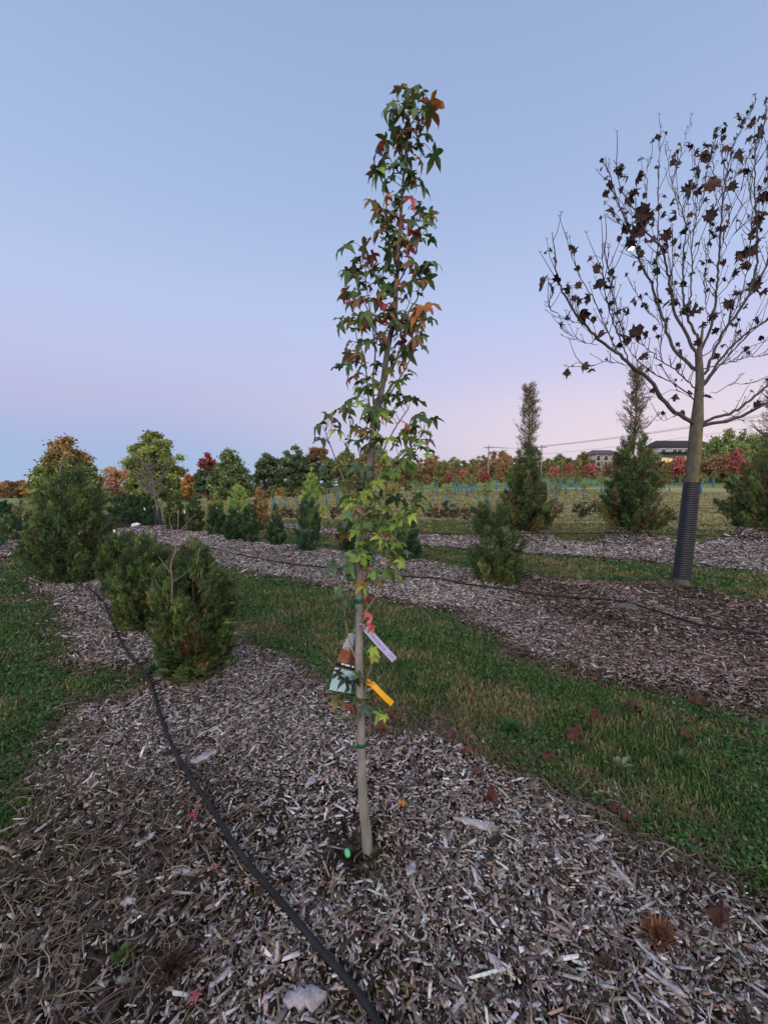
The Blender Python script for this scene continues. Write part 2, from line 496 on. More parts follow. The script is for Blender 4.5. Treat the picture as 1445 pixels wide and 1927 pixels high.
zz = Hs(x, y) + rs.rand(n) ** 1.5 * .016 * s + .001
jit = rs.randn(n, 8, 3) * np.array([.10, .16, .12]); jit[:, 4:, :2] = jit[:, :4, :2]
VT = (tv[None] + jit) * np.stack([ln, wd, th], 1)[:, None, :]
V = np.einsum('nij,nmj->nmi', R, VT) + np.stack([x, y, zz], 1)[:, None, :]
fc = (q[None] + (np.arange(n) * 8)[:, None, None]).reshape(-1, 4)
cols = pick([((.48, .46, .48), 4), ((.35, .325, .33), 4.5), ((.24, .205, .20), 4.5), ((.66, .63, .66), 1.8), ((.14, .105, .095), 5), ((.33, .25, .205), 3.2), ((.46, .36, .29), .7), ((.045, .034, .03), 7)], n, rs, .14)
tone = .66 + .6 * fbm(x * .9, y * .9, 91, 3)
soil2 = (sstep(.8, 2.4, x) * (y > 2.5) * (y < 6.6))[:, None]
cols = cols * (1 - .30 * soil2 * np.array([.6, .95, 1.05]))
cols = cols * tone[:, None]
chips = mk('wood_chip_mulch', V.reshape(-1, 3), [fc], M_CHIP, np.repeat(cols, 8, 0))
tag(chips, 'loose weathered grey wood chips spread over the planting rows', 'wood chips', kind='stuff')

# ---- dry straw and shreds on the mulch
x, y, r = sample(lambda r: 1700 / chip_scale(r) ** 1.7, .35, 12, 60, rs, 300000)
sd = mulch_sd(x, y)
lefts = (1 - sstep(-.9, -.3, x + .15 * (y - 1.2))) * (1 - sstep(1.7, 2.3, y))
soil2 = sstep(.8, 2.2, x) * (y > 2.5) * (y < 6.6)
pr = np.clip(.10 + 1.0 * np.exp(-((sd + .0) / .16) ** 2) + .9 * lefts + .5 * soil2, 0, 1) * (sd > -.35)
pr = pr * sstep(.35, .55, fbm(x * 2, y * 2, 12, 3) + .12)
k = rs.rand(len(x)) < pr
x, y, r = x[k], y[k], r[k]; n = len(x); print('straw', n)
seg = np.array([(-.5, -1, 0), (-.5, 1, 0), (0, -1, 1), (0, 1, 1), (.5, -.3, .2), (.5, .3, .2)], float)
sq = np.array([(0, 2, 3, 1), (2, 4, 5, 3)])
ln = (.05 + .07 * rs.rand(n)) * chip_scale(r) ** .6
sc = np.stack([ln, .0011 * (1 + r / 2.5), .012 * rs.rand(n) + .003], 1)
sv = np.repeat(seg[None], n, 0); sv[:, 2:4, 1] += (rs.randn(n) * 6)[:, None]; 
V = np.einsum('nij,nmj->nmi', rotmats(rs.rand(n) * 6.28, rs.randn(n) * .12, rs.randn(n) * .3), sv * sc[:, None]) + np.stack([x, y, Hs(x, y) + .008 + .016 * rs.rand(n)], 1)[:, None]
fc = (sq[None] + (np.arange(n) * 6)[:, None, None]).reshape(-1, 4)
cols = pick([((.20, .155, .11), 4), ((.14, .10, .075), 4), ((.30, .25, .19), 1.6), ((.075, .052, .04), 4)], n, rs)
tag(mk('dry_grass_litter', V.reshape(-1, 3), [fc], M_GRASS, np.repeat(cols, 6, 0)), 'tangled brown dead grass lying along the mulch edges', 'dead grass', kind='stuff')

# ---- grass blades
def gscale(r): return 1 + np.maximum(0, r - 2.0) / 3.6
def blades(name, label, rho, r0, r1, half, tall, pal_g, pal_t, seed, cap, wmul=1.0, bias=0.0):
    rs = np.random.RandomState(seed)
    x, y, r = sample(rho, r0, r1, half, rs, cap)
    sd = mulch_sd(x, y)
    p = 1 - sstep(-.16, .14, sd)
    p = p + (sd > 0) * (y < 2.6) * (x < .2) * .16 * sstep(.52, .66, fbm(x * 3, y * 3, 44, 3))
    k = rs.rand(len(x)) < p
    x, y, r, sd = x[k], y[k], r[k], sd[k]; n = len(x); print(name, n)
    s = gscale(r)
    patch = .5 * fbm(x * 1.5 + 5, y * 1.5, 66, 3) + .5 * fbm(x * 5 + 5, y * 5, 67, 3) + bias
    patch = patch - np.where(y > 13, .22 * sstep(.45, .9, np.sin((y + .06 * x) * 6.283 / 3.6)), 0)
    dry = sstep(.36, .64, patch) * .80 + .14
    dry = np.clip(dry - .35 * (x < -1.5) * (y < 12) - .30 * sstep(.4, 1.6, x) * (y < 3.4), 0.05, 1)
    hl = tall * (.55 + .9 * rs.rand(n)) * (.7 + .6 * fbm(x * 2.4, y * 2.4, 90, 2)) * np.minimum(s, 1.35) * (.55 + .45 * sstep(0, -.35, sd) if False else .55 + .45 * (1 - sstep(-.35, 0, sd)))
    yaw = rs.rand(n) * 6.283; lean = .25 + .75 * rs.rand(n)
    w = (.0022 + .0022 * rs.rand(n)) * s ** 1.35 * wmul
    cx_, sy_ = np.cos(yaw), np.sin(yaw)
    base = np.stack([x, y, Hs(x, y) - .004], 1)
    d = np.stack([cx_, sy_, np.zeros(n)], 1); sidev = np.stack([-sy_, cx_, np.zeros(n)], 1) * w[:, None]
    z = np.array([0, 0, 1.])
    p1 = base + (z * .5 + d * (.22 * lean)[:, None]) * hl[:, None]
    p2 = base + (z * (.92 - .35 * lean[:, None] ** 2) + d * (.75 * lean)[:, None]) * hl[:, None]
    V = np.stack([base - sidev, base + sidev, p1 - sidev * .8, p1 + sidev * .8, p2], 1)
    isdry = rs.rand(n) < dry
    cols = np.where(isdry[:, None], pick(pal_t, n, rs), pick(pal_g, n, rs))
    i = np.arange(n)[:, None] * 5
    o = mk(name, V.reshape(-1, 3), [i + np.array([[0, 2, 3, 1]]), i + np.array([[2, 4, 3]])], M_GRASS, np.repeat(cols, 5, 0))
    tag(o, label, 'grass', kind='stuff')
PG = [((.088, .165, .045), 5), ((.060, .12, .036), 5), ((.13, .215, .06), 2), ((.06, .11, .035), 2)]
PT = [((.29, .26, .13), 4), ((.20, .19, .08), 4), ((.38, .33, .20), 1.6), ((.16, .16, .07), 4), ((.27, .18, .12), 1)]
blades('short_grass', 'short mown grass, patchy green and tan, between the mulched rows', lambda r: 19000 / gscale(r) ** 2.0, .5, 17, 60, .043, PG, PT, 31, 800000, wmul=.85, bias=.03)
blades('field_grass', 'dry tan and green grass of the open field behind the rows', lambda r: 2600 / gscale(r) ** 1.5 * .55, 15, 60, 50, .05, [((.16, .20, .08), 3), ((.11, .16, .06), 3)], [((.42, .37, .21), 4), ((.32, .29, .15), 4), ((.22, .23, .10), 3)], 33, 160000, wmul=1.3, bias=.20)
# ---- low broadleaf plants in the turf
rs = np.random.RandomState(41)
x, y, r = sample(lambda r: 7500 / gscale(r) ** 1.9, .5, 10, 58, rs, 200000)
sd = mulch_sd(x, y)
k = (rs.rand(len(x)) < (sd < -.06) * sstep(.38, .64, fbm(x * 2.6 + 2, y * 2.6 + 7, 77, 3)))
x, y, r = x[k], y[k], r[k]; n = len(x); print('clover', n)
a = np.arange(6) * math.pi / 3
lv = np.array([(0, 0, 0)] + [(math.cos(q_) * .5 + .5, math.sin(q_) * .42, .14 * math.cos(q_ * 2)) for q_ in a])
lf = np.array([(0, i + 1, (i + 1) % 6 + 1) for i in range(6)])
V, fc, cc = scatter(lv, lf, np.stack([x, y, Hs(x, y) + .012 + .035 * rs.rand(n)], 1), rotmats(rs.rand(n) * 6.28, rs.randn(n) * .5, rs.randn(n) * .5),
                    (.010 + .012 * rs.rand(n)) * gscale(r) ** .9, pick([((.065, .165, .045), 4), ((.045, .115, .035), 5), ((.11, .21, .06), 1.3)], n, rs))
tag(mk('clover_patch', V, [fc], M_GRASS, cc), 'bright green clover and low broadleaf weeds in the grass strips', 'clover', kind='stuff')

# ------------------------------------------------------------------ leaves
def star_leaf(droop=.5, curl=.2, seed=0):
    """five long pointed lobes with a folded midrib; returns verts (span ~1.7), tris, tip weight"""
    rs = np.random.RandomState(seed)
    ang = np.radians([0, 58, 118, -118, -58]) + rs.randn(5) * .08
    ln = np.array([1.0, .93, .62, .62, .93]) * (1 + .08 * rs.randn(5))
    order = [2, 1, 0, 4, 3]
    A = ang[order]; Ln = ln[order]
    V = [(0, 0)]; T = []; W = [0.0]
    def pt(r, a, w=0.0):
        V.append((r * math.cos(a) - w * math.sin(a), r * math.sin(a) + w * math.cos(a))); W.append(min(1, r)); return len(V) - 1
    sin_ = [pt(.22, A[0] + .5)] + [pt(.32, (A[i] + A[i + 1]) / 2) for i in range(4)] + [pt(.22, A[4] - .5)]
    for i in range(5):
        a, l = A[i], Ln[i]
        m1 = pt(.48 * l, a); L1 = pt(.46 * l, a, .19 * l); R1 = pt(.46 * l, a, -.19 * l)
        m2 = pt(.76 * l, a); L2 = pt(.74 * l, a, .115 * l); R2 = pt(.74 * l, a, -.115 * l)
        tp = pt(l, a)
        sl, sr = sin_[i], sin_[i + 1]
        T += [(0, sl, L1), (0, L1, m1), (0, m1, R1), (0, R1, sr), (m1, L1, L2), (m1, L2, m2), (m1, m2, R2), (m1, R2, R1), (m2, L2, tp), (m2, tp, R2)]
    V = np.array(V); r = np.hypot(V[:, 0], V[:, 1])
    z = -droop * r ** 2 + .05 * rs.randn(len(V)) * (r > .1)
    rr = 1 - curl * r ** 2 * .6
    z -= curl * .5 * r ** 3
    V3 = np.stack([V[:, 0] * rr, V[:, 1] * rr, z], 1)
    return V3, np.array(T), np.array(W)
def broad_leaf(seed=0, crumple=.25, curl=.6):
    rs = np.random.RandomState(seed)
    pts = [(-.35, .0), (-.42, .28), (-.1, .34), (-.22, .66), (.12, .48), (.28, .58), (.34, .30), (.52, .30), (.5, .14), (.85, 0)]
    up = pts; dn = [(a, -b) for a, b in pts[1:-1]][::-1]
    ring = np.array(up + dn); n = len(ring)
    ring = ring + rs.randn(n, 2) * .035
    inner = ring * .5
    V = np.vstack([[0, 0], inner, ring]); T = []
    for i in range(n):
        j = (i + 1) % n
        T += [(0, 1 + i, 1 + j), (1 + i, 1 + n + i, 1 + n + j), (1 + i, 1 + n + j, 1 + j)]
    r = np.hypot(V[:, 0], V[:, 1])
    x, y = V[:, 0], V[:, 1]
    a = curl * 1.4
    z = -a * y ** 2 - .5 * a * np.abs(x) ** 2 + crumple * (vnoise(x * 3 + seed * 7.3, y * 3 + 5, seed) - .5) + .05 * rs.randn(len(V)) * (r > .3)
    return np.stack([x * (1 - curl * .2), y * (1 - .45 * curl), z], 1), np.array(T), np.clip(r, 0, 1)
STAR = [star_leaf(.18 + .42 * (k % 4) / 3, .2 + .3 * (k % 3) / 2, k) for k in range(9)]
BROAD = [broad_leaf(k, .3, .35 + .2 * (k % 4)) for k in range(8)]

LC = {'g': ((.085, .145, .042), (.075, .115, .036)), 't': ((.075, .145, .085), (.07, .115, .070)), 'l': ((.17, .32, .06), (.20, .33, .06)),
      'y': ((.30, .42, .07), (.36, .38, .07)), 'o': ((.42, .15, .04), (.45, .17, .05)), 'r': ((.33, .055, .045), (.22, .03, .04)),
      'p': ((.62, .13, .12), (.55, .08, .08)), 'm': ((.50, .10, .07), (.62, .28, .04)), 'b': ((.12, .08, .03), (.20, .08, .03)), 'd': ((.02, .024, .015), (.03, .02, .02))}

# ------------------------------------------------------------------ the young sweetgum in the middle
TB = G(690, 1603)
TY = float(TB[1])
def pxw(w, Y): return w / F * Y
trunk_px = [(693, 1612, 25), (691, 1590, 22), (689, 1560, 20.5), (684, 1520, 19.5), (681, 1450, 17.5), (680, 1400, 16.5), (679, 1340, 16.5), (676.5, 1280, 16), (675.5, 1200, 15.5), (675.5, 1130, 15),
            (676, 1060, 14.5), (677, 990, 14), (684, 950, 13.5), (695, 922, 13.5), (696, 881, 13.5), (698, 860, 13.5), (700, 841, 13), (705, 794, 12.5), (715, 747, 11.5), (722, 712, 11), (728, 665, 10.5),
            (735, 629, 10), (743, 594, 9), (745, 547, 8), (748, 507, 7.2), (751, 452, 6.3), (754, 408, 5.6), (757, 364, 5), (760, 319, 4.2), (765, 275, 3.4), (767, 231, 2.8), (772, 197, 2.2), (775, 184, 1.6)]
BR = [ # (points px, start width, dY at the end)
    ([(671, 1240), (668, 1236), (654, 1192), (646, 1130), (644, 1106)], 3.6, -.05), ([(679, 1394), (671, 1378), (663, 1362), (654, 1338)], 3.0, -.06),
    ([(683, 1345), (687, 1311), (691.5, 1274), (699, 1250), (702, 1222)], 3.6, .03), ([(679, 1420), (692, 1390), (697, 1360), (699, 1335)], 2.4, .06),
    ([(680, 1110), (687, 1092), (693, 1059), (695, 1040), (701, 1022), (703, 980), (706, 930)], 5.5, .08), ([(692, 1062), (684, 1036), (680, 993), (674, 960), (668, 940)], 4.5, -.10),
    ([(680, 1160), (696, 1138), (709, 1119), (718, 1095), (726, 1063), (725, 1022)], 3.2, -.05), ([(683, 1015), (704, 1000), (724, 975), (726, 943), (728, 912), (736, 881), (750, 860), (785, 832), (795, 815)], 5, .12),
    ([(690, 940), (696, 922), (709, 892), (719, 853), (742, 808), (752, 792), (768, 770)], 5, -.10), ([(686, 950), (664, 930), (641, 888), (621, 836), (612, 812)], 4.2, .10),
    ([(707, 785), (703, 759), (702, 712), (706, 665), (702, 625), (690.6, 547), (688, 512), (690, 478)], 4, .10), ([(705, 795), (695, 761), (686, 676), (672, 639), (668, 612)], 3.6, -.12),
    ([(724, 660), (714, 639), (702, 615), (695, 589), (680, 560)], 4.2, -.12), ([(727, 706), (740, 690), (752, 660), (763, 632), (770, 585), (785, 563), (789, 535), (797, 503)], 5, .12),
    ([(712, 785), (723, 768), (735, 740), (756, 705), (770, 679), (782, 653), (790, 600)], 3.6, -.12), ([(749, 505), (736, 472), (729, 441), (724, 414), (708, 399), (702, 383)], 3.2, .07),
    ([(748, 535), (762, 510), (769, 490), (770, 474), (766, 430)], 3.0, -.08), ([(756, 372), (765, 352), (775, 344), (788, 340)], 2.0, .05), ([(759, 330), (745, 318), (735, 300), (728, 285)], 2.2, -.06),
    ([(764, 290), (778, 275), (790, 258)], 2.0, .06), ([(767, 240), (780, 225), (795, 205), (806, 192)], 2.2, -.04), ([(768, 225), (755, 205), (748, 190)], 1.8, .05), ([(752, 440), (768, 425), (790, 412)], 2.0, .06),
    ([(690, 935), (680, 905), (663, 880), (655, 850), (660, 810)], 4.0, .14), ([(745, 872), (759, 860), (775, 850), (785, 836)], 3.0, -.1), ([(726, 943), (745, 920), (759, 881), (785, 845)], 3.2, -.14),
    ([(746, 560), (728, 545), (715, 520), (700, 500)], 2.4, .12), ([(735, 630), (755, 600), (770, 570), (776, 545)], 2.6, .1), ([(750, 470), (770, 455), (790, 445)], 2.0, -.1), ([(697, 1035), (730, 1020), (760, 985), (780, 960)], 2.8, -.08)]
def px_line(pts, Y0, dY, w0, w1, sag=0):
    pts = np.array(pts, float); m = len(pts)
    s = np.concatenate([[0], np.cumsum(np.hypot(*np.diff(pts, axis=0).T))]); s /= s[-1]
    P3 = np.array([P(pts[i, 0], pts[i, 1], Y0 + dY * s[i]) for i in range(m)])
    wd = np.array([(w0 + (w1 - w0) * s[i]) for i in range(m)])
    return P3, wd
sg = thing('sweetgum_tree', 'slender young sweetgum in the middle with star-shaped green and red leaves and dangling tags', 'tree', TB)
mb = MB()
tp = np.array([P(a, b, TY) for a, b, c in trunk_px]); tp[0, 2] = TB[2] - .03
trd = np.array([pxw(c, TY) / 2 for a, b, c in trunk_px])
tps, tr_ = resample(tp, trd, .02)
tr_ = tr_ * (1 + .05 * (vnoise(np.arange(len(tr_)) * .45, 0 * tr_, 3) - .5))
V, T, Q = tube(tps, tr_, 14)
tone = np.clip(1 + .28 * (fbm(V[:, 2] * 14, V[:, 0] * 60, 8, 3) - .5), .6, 1.3)
up_ = sstep(1.2, 2.2, V[:, 2])[:, None]  # upper trunk painted darker, as a silhouette against the sky
cc = (np.array([.23, .22, .205])[None] * (1 - up_) + np.array([.15, .135, .14])[None] * up_) * tone[:, None]
mb.add(V, T, Q, cc)
for zz_ in (1500, 1462, 1318, 1228, 1010, 768, 690, 618, 1160):      # little leaf-scar knots
    k = np.argmin(np.abs(tps[:, 2] - P(690, zz_, TY)[2]))
    a = zz_ * 1.7
    d = np.array([math.cos(a), -abs(math.sin(a)), 0]) * tr_[k] * .8
    vv, t_, q_ = tube([tps[k] + d * .6, tps[k] + d * 1.35 + np.array([0, 0, .004])], [.005, .003], 7)
    mb.add(vv, t_, q_, (.22, .18, .16))
trunk_o = mb.build('trunk', M_BARK, sg, smooth=True, loc=TB); trunk_o.location = (0, 0, 0)
bpts = []; bpx = []
mb = MB()
for pts, w, dY in BR:
    P3, wd = px_line(pts, TY, dY, w, max(1.1, w * .35))
    ps, rd = resample(P3, np.array([pxw(a, TY) / 2 for a in wd]), .015)
    V, T, Q = tube(ps, rd, 7)
    c = np.array([.20, .15, .14]) if pts[0][1] < 1000 else np.array([.27, .22, .19])
    mb.add(V, T, Q, c * np.ones((len(V), 1)))
    bpts.append(ps)
bt = mb.build('branches', M_BARK, sg, smooth=True, loc=TB); bt.location = (0, 0, 0)
bpts.append(tps[len(tps) // 4:])
BP = np.concatenate(bpts)
def proj(p):
    d = p - np.array([0, 0, EYE]); c = d[:, 1] * cp - d[:, 2] * spn; u = d[:, 1] * spn + d[:, 2] * cp
    return CX + F * d[:, 0] / c, CY - F * u / c
BX, BYp = proj(BP)
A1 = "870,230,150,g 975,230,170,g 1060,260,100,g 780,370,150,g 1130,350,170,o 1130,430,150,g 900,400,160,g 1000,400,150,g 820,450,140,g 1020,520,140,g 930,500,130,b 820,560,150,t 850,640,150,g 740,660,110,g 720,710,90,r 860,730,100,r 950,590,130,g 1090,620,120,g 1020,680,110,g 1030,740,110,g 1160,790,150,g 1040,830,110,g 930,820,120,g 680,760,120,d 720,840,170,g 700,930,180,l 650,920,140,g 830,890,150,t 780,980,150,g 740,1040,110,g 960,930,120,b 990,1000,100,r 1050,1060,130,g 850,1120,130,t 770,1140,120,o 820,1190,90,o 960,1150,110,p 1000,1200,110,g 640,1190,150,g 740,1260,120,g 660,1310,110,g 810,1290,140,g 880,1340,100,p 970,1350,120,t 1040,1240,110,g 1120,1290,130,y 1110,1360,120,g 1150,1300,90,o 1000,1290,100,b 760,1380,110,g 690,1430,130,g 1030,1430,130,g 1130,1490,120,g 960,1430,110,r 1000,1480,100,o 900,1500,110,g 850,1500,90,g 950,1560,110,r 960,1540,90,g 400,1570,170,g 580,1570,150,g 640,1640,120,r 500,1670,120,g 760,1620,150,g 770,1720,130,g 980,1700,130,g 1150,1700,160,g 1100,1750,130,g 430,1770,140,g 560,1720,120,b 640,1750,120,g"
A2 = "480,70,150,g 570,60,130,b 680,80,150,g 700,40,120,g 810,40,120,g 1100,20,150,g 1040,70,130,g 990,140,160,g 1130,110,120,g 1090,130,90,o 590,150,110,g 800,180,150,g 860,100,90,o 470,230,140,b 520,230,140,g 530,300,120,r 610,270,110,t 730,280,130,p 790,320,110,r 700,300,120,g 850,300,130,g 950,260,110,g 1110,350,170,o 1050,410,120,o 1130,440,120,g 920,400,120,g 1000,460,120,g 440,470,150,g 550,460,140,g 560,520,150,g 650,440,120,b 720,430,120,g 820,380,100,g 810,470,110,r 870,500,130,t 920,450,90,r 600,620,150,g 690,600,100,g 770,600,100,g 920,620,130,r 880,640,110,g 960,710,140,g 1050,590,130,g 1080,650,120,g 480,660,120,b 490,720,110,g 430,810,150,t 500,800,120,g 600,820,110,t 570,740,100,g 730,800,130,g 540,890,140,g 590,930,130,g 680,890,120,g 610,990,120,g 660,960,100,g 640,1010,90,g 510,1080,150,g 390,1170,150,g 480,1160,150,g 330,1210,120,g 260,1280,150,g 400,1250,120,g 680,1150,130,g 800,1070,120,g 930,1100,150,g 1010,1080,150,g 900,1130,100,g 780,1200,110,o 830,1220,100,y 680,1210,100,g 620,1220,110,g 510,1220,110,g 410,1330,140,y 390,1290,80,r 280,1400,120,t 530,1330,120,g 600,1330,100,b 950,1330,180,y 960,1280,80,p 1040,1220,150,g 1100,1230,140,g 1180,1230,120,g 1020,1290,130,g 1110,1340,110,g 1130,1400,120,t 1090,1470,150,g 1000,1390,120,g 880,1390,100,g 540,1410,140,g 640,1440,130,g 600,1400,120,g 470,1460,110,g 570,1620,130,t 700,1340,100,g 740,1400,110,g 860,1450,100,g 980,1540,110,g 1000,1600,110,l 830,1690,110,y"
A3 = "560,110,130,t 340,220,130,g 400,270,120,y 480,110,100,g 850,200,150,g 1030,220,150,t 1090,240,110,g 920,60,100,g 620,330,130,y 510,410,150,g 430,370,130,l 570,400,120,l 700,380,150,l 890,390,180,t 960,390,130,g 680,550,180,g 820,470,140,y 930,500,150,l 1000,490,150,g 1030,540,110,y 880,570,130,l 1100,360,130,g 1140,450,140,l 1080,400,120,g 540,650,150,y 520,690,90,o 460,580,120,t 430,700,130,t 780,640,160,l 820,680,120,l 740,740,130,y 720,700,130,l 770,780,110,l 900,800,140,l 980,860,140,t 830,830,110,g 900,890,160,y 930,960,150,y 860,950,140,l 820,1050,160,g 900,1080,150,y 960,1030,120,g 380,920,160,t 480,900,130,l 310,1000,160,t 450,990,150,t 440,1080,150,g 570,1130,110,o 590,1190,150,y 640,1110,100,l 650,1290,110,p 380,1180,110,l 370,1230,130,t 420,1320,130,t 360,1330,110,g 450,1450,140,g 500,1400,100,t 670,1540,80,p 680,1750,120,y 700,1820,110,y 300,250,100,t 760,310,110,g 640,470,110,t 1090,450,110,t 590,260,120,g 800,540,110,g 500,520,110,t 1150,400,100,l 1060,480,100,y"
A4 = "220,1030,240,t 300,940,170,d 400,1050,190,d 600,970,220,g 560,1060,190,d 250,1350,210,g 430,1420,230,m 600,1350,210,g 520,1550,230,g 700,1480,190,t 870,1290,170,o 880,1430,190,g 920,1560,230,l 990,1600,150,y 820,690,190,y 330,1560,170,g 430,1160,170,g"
leaves = []
for txt, sc_, ox, oy in ((A1, 4.516, 560, 120), (A2, 4.25, 540, 500), (A3, 4.817, 560, 860), (A4, 8.03, 600, 1150)):
    for it in txt.split():
        a, b, c, d = it.split(',')
        leaves.append((ox + float(a) / sc_, oy + float(b) / sc_, float(c) / sc_, d))
rs = np.random.RandomState(77)
# a few more small leaves along the twigs, where the crown is thick
for k in rs.choice(len(BP), 390, replace=False):
    yy_ = BYp[k]
    if 160 < yy_ < 1110 and rs.rand() < (.62 if yy_ < 760 else .8 if yy_ > 880 else .6):
        leaves.append((BX[k] + rs.randn() * 14, yy_ + rs.randn() * 8, 18 + 12 * rs.rand(), rs.choice(list('gggggtgb' if yy_ < 700 else 'gggtlllly'))))
mbl, mbp = MB(), MB()
for i, (lx, ly, span, code) in enumerate(leaves):
    d = np.hypot(BX - lx, (BYp - ly - 6) * 1.0)
    k = int(np.argmin(d)); anchor = BP[k]
    Yl = anchor[1] + rs.randn() * .035 + (-.02)
    if d[k] > 30: Yl = anchor[1] + rs.randn() * .06
    c = P(lx, ly, Yl)
    s = pxw(span, TY) / 1.02
    V0, T0, W0 = STAR[rs.randint(len(STAR))]
    outdir = math.atan2(c[1] - anchor[1], c[0] - anchor[0]) + rs.randn() * .5
    if abs(math.cos(outdir)) < .35: outdir += rs.choice([-.8, .8])
    R = rotmats(np.array([outdir]), np.array([.15 + .75 * rs.rand()]), np.array([rs.randn() * .45]))[0]
    Vw = (V0 * s) @ R.T
    jitter = R @ np.array([.12 * s, 0, -.12 * s])
    Vw = Vw + c - jitter
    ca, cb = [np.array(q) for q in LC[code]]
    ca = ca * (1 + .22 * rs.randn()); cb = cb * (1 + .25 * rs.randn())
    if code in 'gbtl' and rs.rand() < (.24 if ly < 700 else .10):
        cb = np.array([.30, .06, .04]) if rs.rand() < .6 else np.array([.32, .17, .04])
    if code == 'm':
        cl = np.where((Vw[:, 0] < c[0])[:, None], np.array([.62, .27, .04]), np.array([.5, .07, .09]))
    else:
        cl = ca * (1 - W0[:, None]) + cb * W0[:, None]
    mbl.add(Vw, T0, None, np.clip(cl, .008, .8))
    # leaf stalk back to the twig
    base = c - jitter
    if np.linalg.norm(anchor - base) > .004:
        mid = (anchor + base) / 2 + np.array([0, 0, .18 * np.linalg.norm(anchor - base)])
        pp, rr = resample([anchor, mid, base], [.0014, .0011, .0010], .03)
        V, T, Q = tube(pp, rr, 4, cap=False)
        mbl.add(V, T, Q, np.array([.20, .10, .08]) * (.7 + .5 * rs.rand()))
fo = mbl.build('leaves', M_LEAF, sg, loc=TB); fo.location = (0, 0, 0)

# green ties, tags and ribbon on the young tree
def at_trunk(py):
    k = int(np.argmin(np.abs(proj(tps)[1] - py))); return tps[k], tr_[k]
for py, lab in ((885, 'green plastic tie high on the sweetgum trunk, among the leafy branches'), (1130, 'green plastic tie on the sweetgum trunk just above the red leaf and pink ribbon'),
                (1405, 'green plastic tie on the bare lower sweetgum trunk, below all the leaves')):
    c, r = at_trunk(py)
    mb = MB()
    hh = .0085
    V, T, Q = tube([c - [0, 0, hh], c - [0, 0, hh * .6], c + [0, 0, hh * .6], c + [0, 0, hh]], [r * 1.10, r * 1.16, r * 1.15, r * 1.09], 20)
    mb.add(V, T, Q, (.008, .095, .055))
    V, T, Q = tube([c + [-r * .9, -r * .75, -.004], c + [-r * 1.7, -r * 1.1, -.008], c + [-r * 2.0, -r * .9, -.012]], [.0028, .0026, .001], 6)
    mb.add(V, T, Q, (.008, .085, .05))
    tag(mb.build('tree_tie', M_SMOOTH, loc=c), lab, 'tree tie')
def card(name, corners, nu, nv, fn, thick=.0006, bow=0.0):
    """thin card; corners tl, tr, br, bl; fn(u, v) -> colour"""
    tl, tr2, br, bl = [np.asarray(c, float) for c in corners]
    nrm = np.cross(tr2 - tl, bl - tl); nrm /= np.linalg.norm(nrm)
    flip = nrm[1] > 0
    if flip: nrm = -nrm
    u, v = np.meshgrid(np.linspace(0, 1, nu + 1), np.linspace(0, 1, nv + 1))
    u, v = u.ravel()[:, None], v.ravel()[:, None]
    S = (tl * (1 - u) + tr2 * u) * (1 - v) + (bl * (1 - u) + br * u) * v + nrm * bow * np.sin(v * math.pi)
    # every cell its own quad so the print stays crisp
    iu, iv = np.meshgrid(np.arange(nu), np.arange(nv)); iu = iu.ravel(); iv = iv.ravel()
    a = iv * (nu + 1) + iu
    quad = np.stack([a, a + 1, a + nu + 2, a + nu + 1], 1)
    Vf = S[quad].reshape(-1, 3)
    cols = np.repeat(np.array([fn((p + .5) / nu, (q + .5) / nv) for p, q in zip(iu, iv)]), 4, 0)
    qf = np.arange(len(quad) * 4).reshape(-1, 4)
    mb = MB(); mb.add(Vf + nrm * thick, None, qf, cols)
    mb.add(S - nrm * thick, None, quad[:, ::-1], (.6, .6, .62))
    rim = [tl, tr2, br, bl]
    return mb, nrm
YT = TY + .028
def vis(px, py, Y=YT): return P(px, py, Y)
def pic(u, v):
    n = float(fbm(np.array([u * 9]), np.array([v * 12]), 5, 3)[0])
    if v > .86: return (.012, .012, .016) if not (.10 < u < .95 and .885 < v < .93 and n > .38) else (.75, .75, .78)
    if u + .25 * (n - .5) > .78 - .2 * v: return (.10, .035, .02) if n > .4 else (.05, .02, .012)
    if v < .45 + .25 * (n - .5): return (.16 + .26 * (1 - u), .26 + .18 * (1 - u), .46)
    if n > .55: return (.22, .10, .055)
    return (.20, .075, .035) if v < .78 else (.26, .13, .05)
def low(u, v):
    n = float(fbm(np.array([u * 5 + 3]), np.array([v * 7]), 15, 3)[0])
    if v < .04: return (.03, .03, .035)
    if v < .2: return (.42, .50, .58)
    if .3 < v < .62 and u > .35 + .3 * (v - .3): return (.07, .33, .42) if n > .4 else (.20, .46, .54)
    return (.30, .50, .55) if n > .45 else (.12, .38, .47)
cardt = thing('picture_tag', 'folded picture tag, brown photo above a pale blue flap, behind the sweetgum trunk', 'plant tag', vis(668, 1192))
mb1, nn = card('a', [vis(656, 1192), vis(673, 1193), vis(668, 1262), vis(630, 1252)], 34, 60, pic)
o = mb1.build('photo_panel', M_SMOOTH, cardt, loc=vis(668, 1192)); o.location = (0, 0, 0)
mb1, nn = card('b', [vis(631, 1254, YT + .001), vis(668, 1263, YT + .001), vis(660, 1305, YT - .03), vis(619, 1298, YT - .03)], 24, 30, low)
o = mb1.build('lower_flap', M_SMOOTH, cardt, loc=vis(668, 1192)); o.location = (0, 0, 0)
mb = MB(); V, T, Q = tube([vis(663, 1192, YT), vis(668, 1182, YT), vis(676, 1178, TY + .018)], [.0012] * 3, 5); mb.add(V, T, Q, (.6, .6, .6))
o = mb.build('hanging_strap', M_SMOOTH, cardt, loc=vis(668, 1192)); o.location = (0, 0, 0)
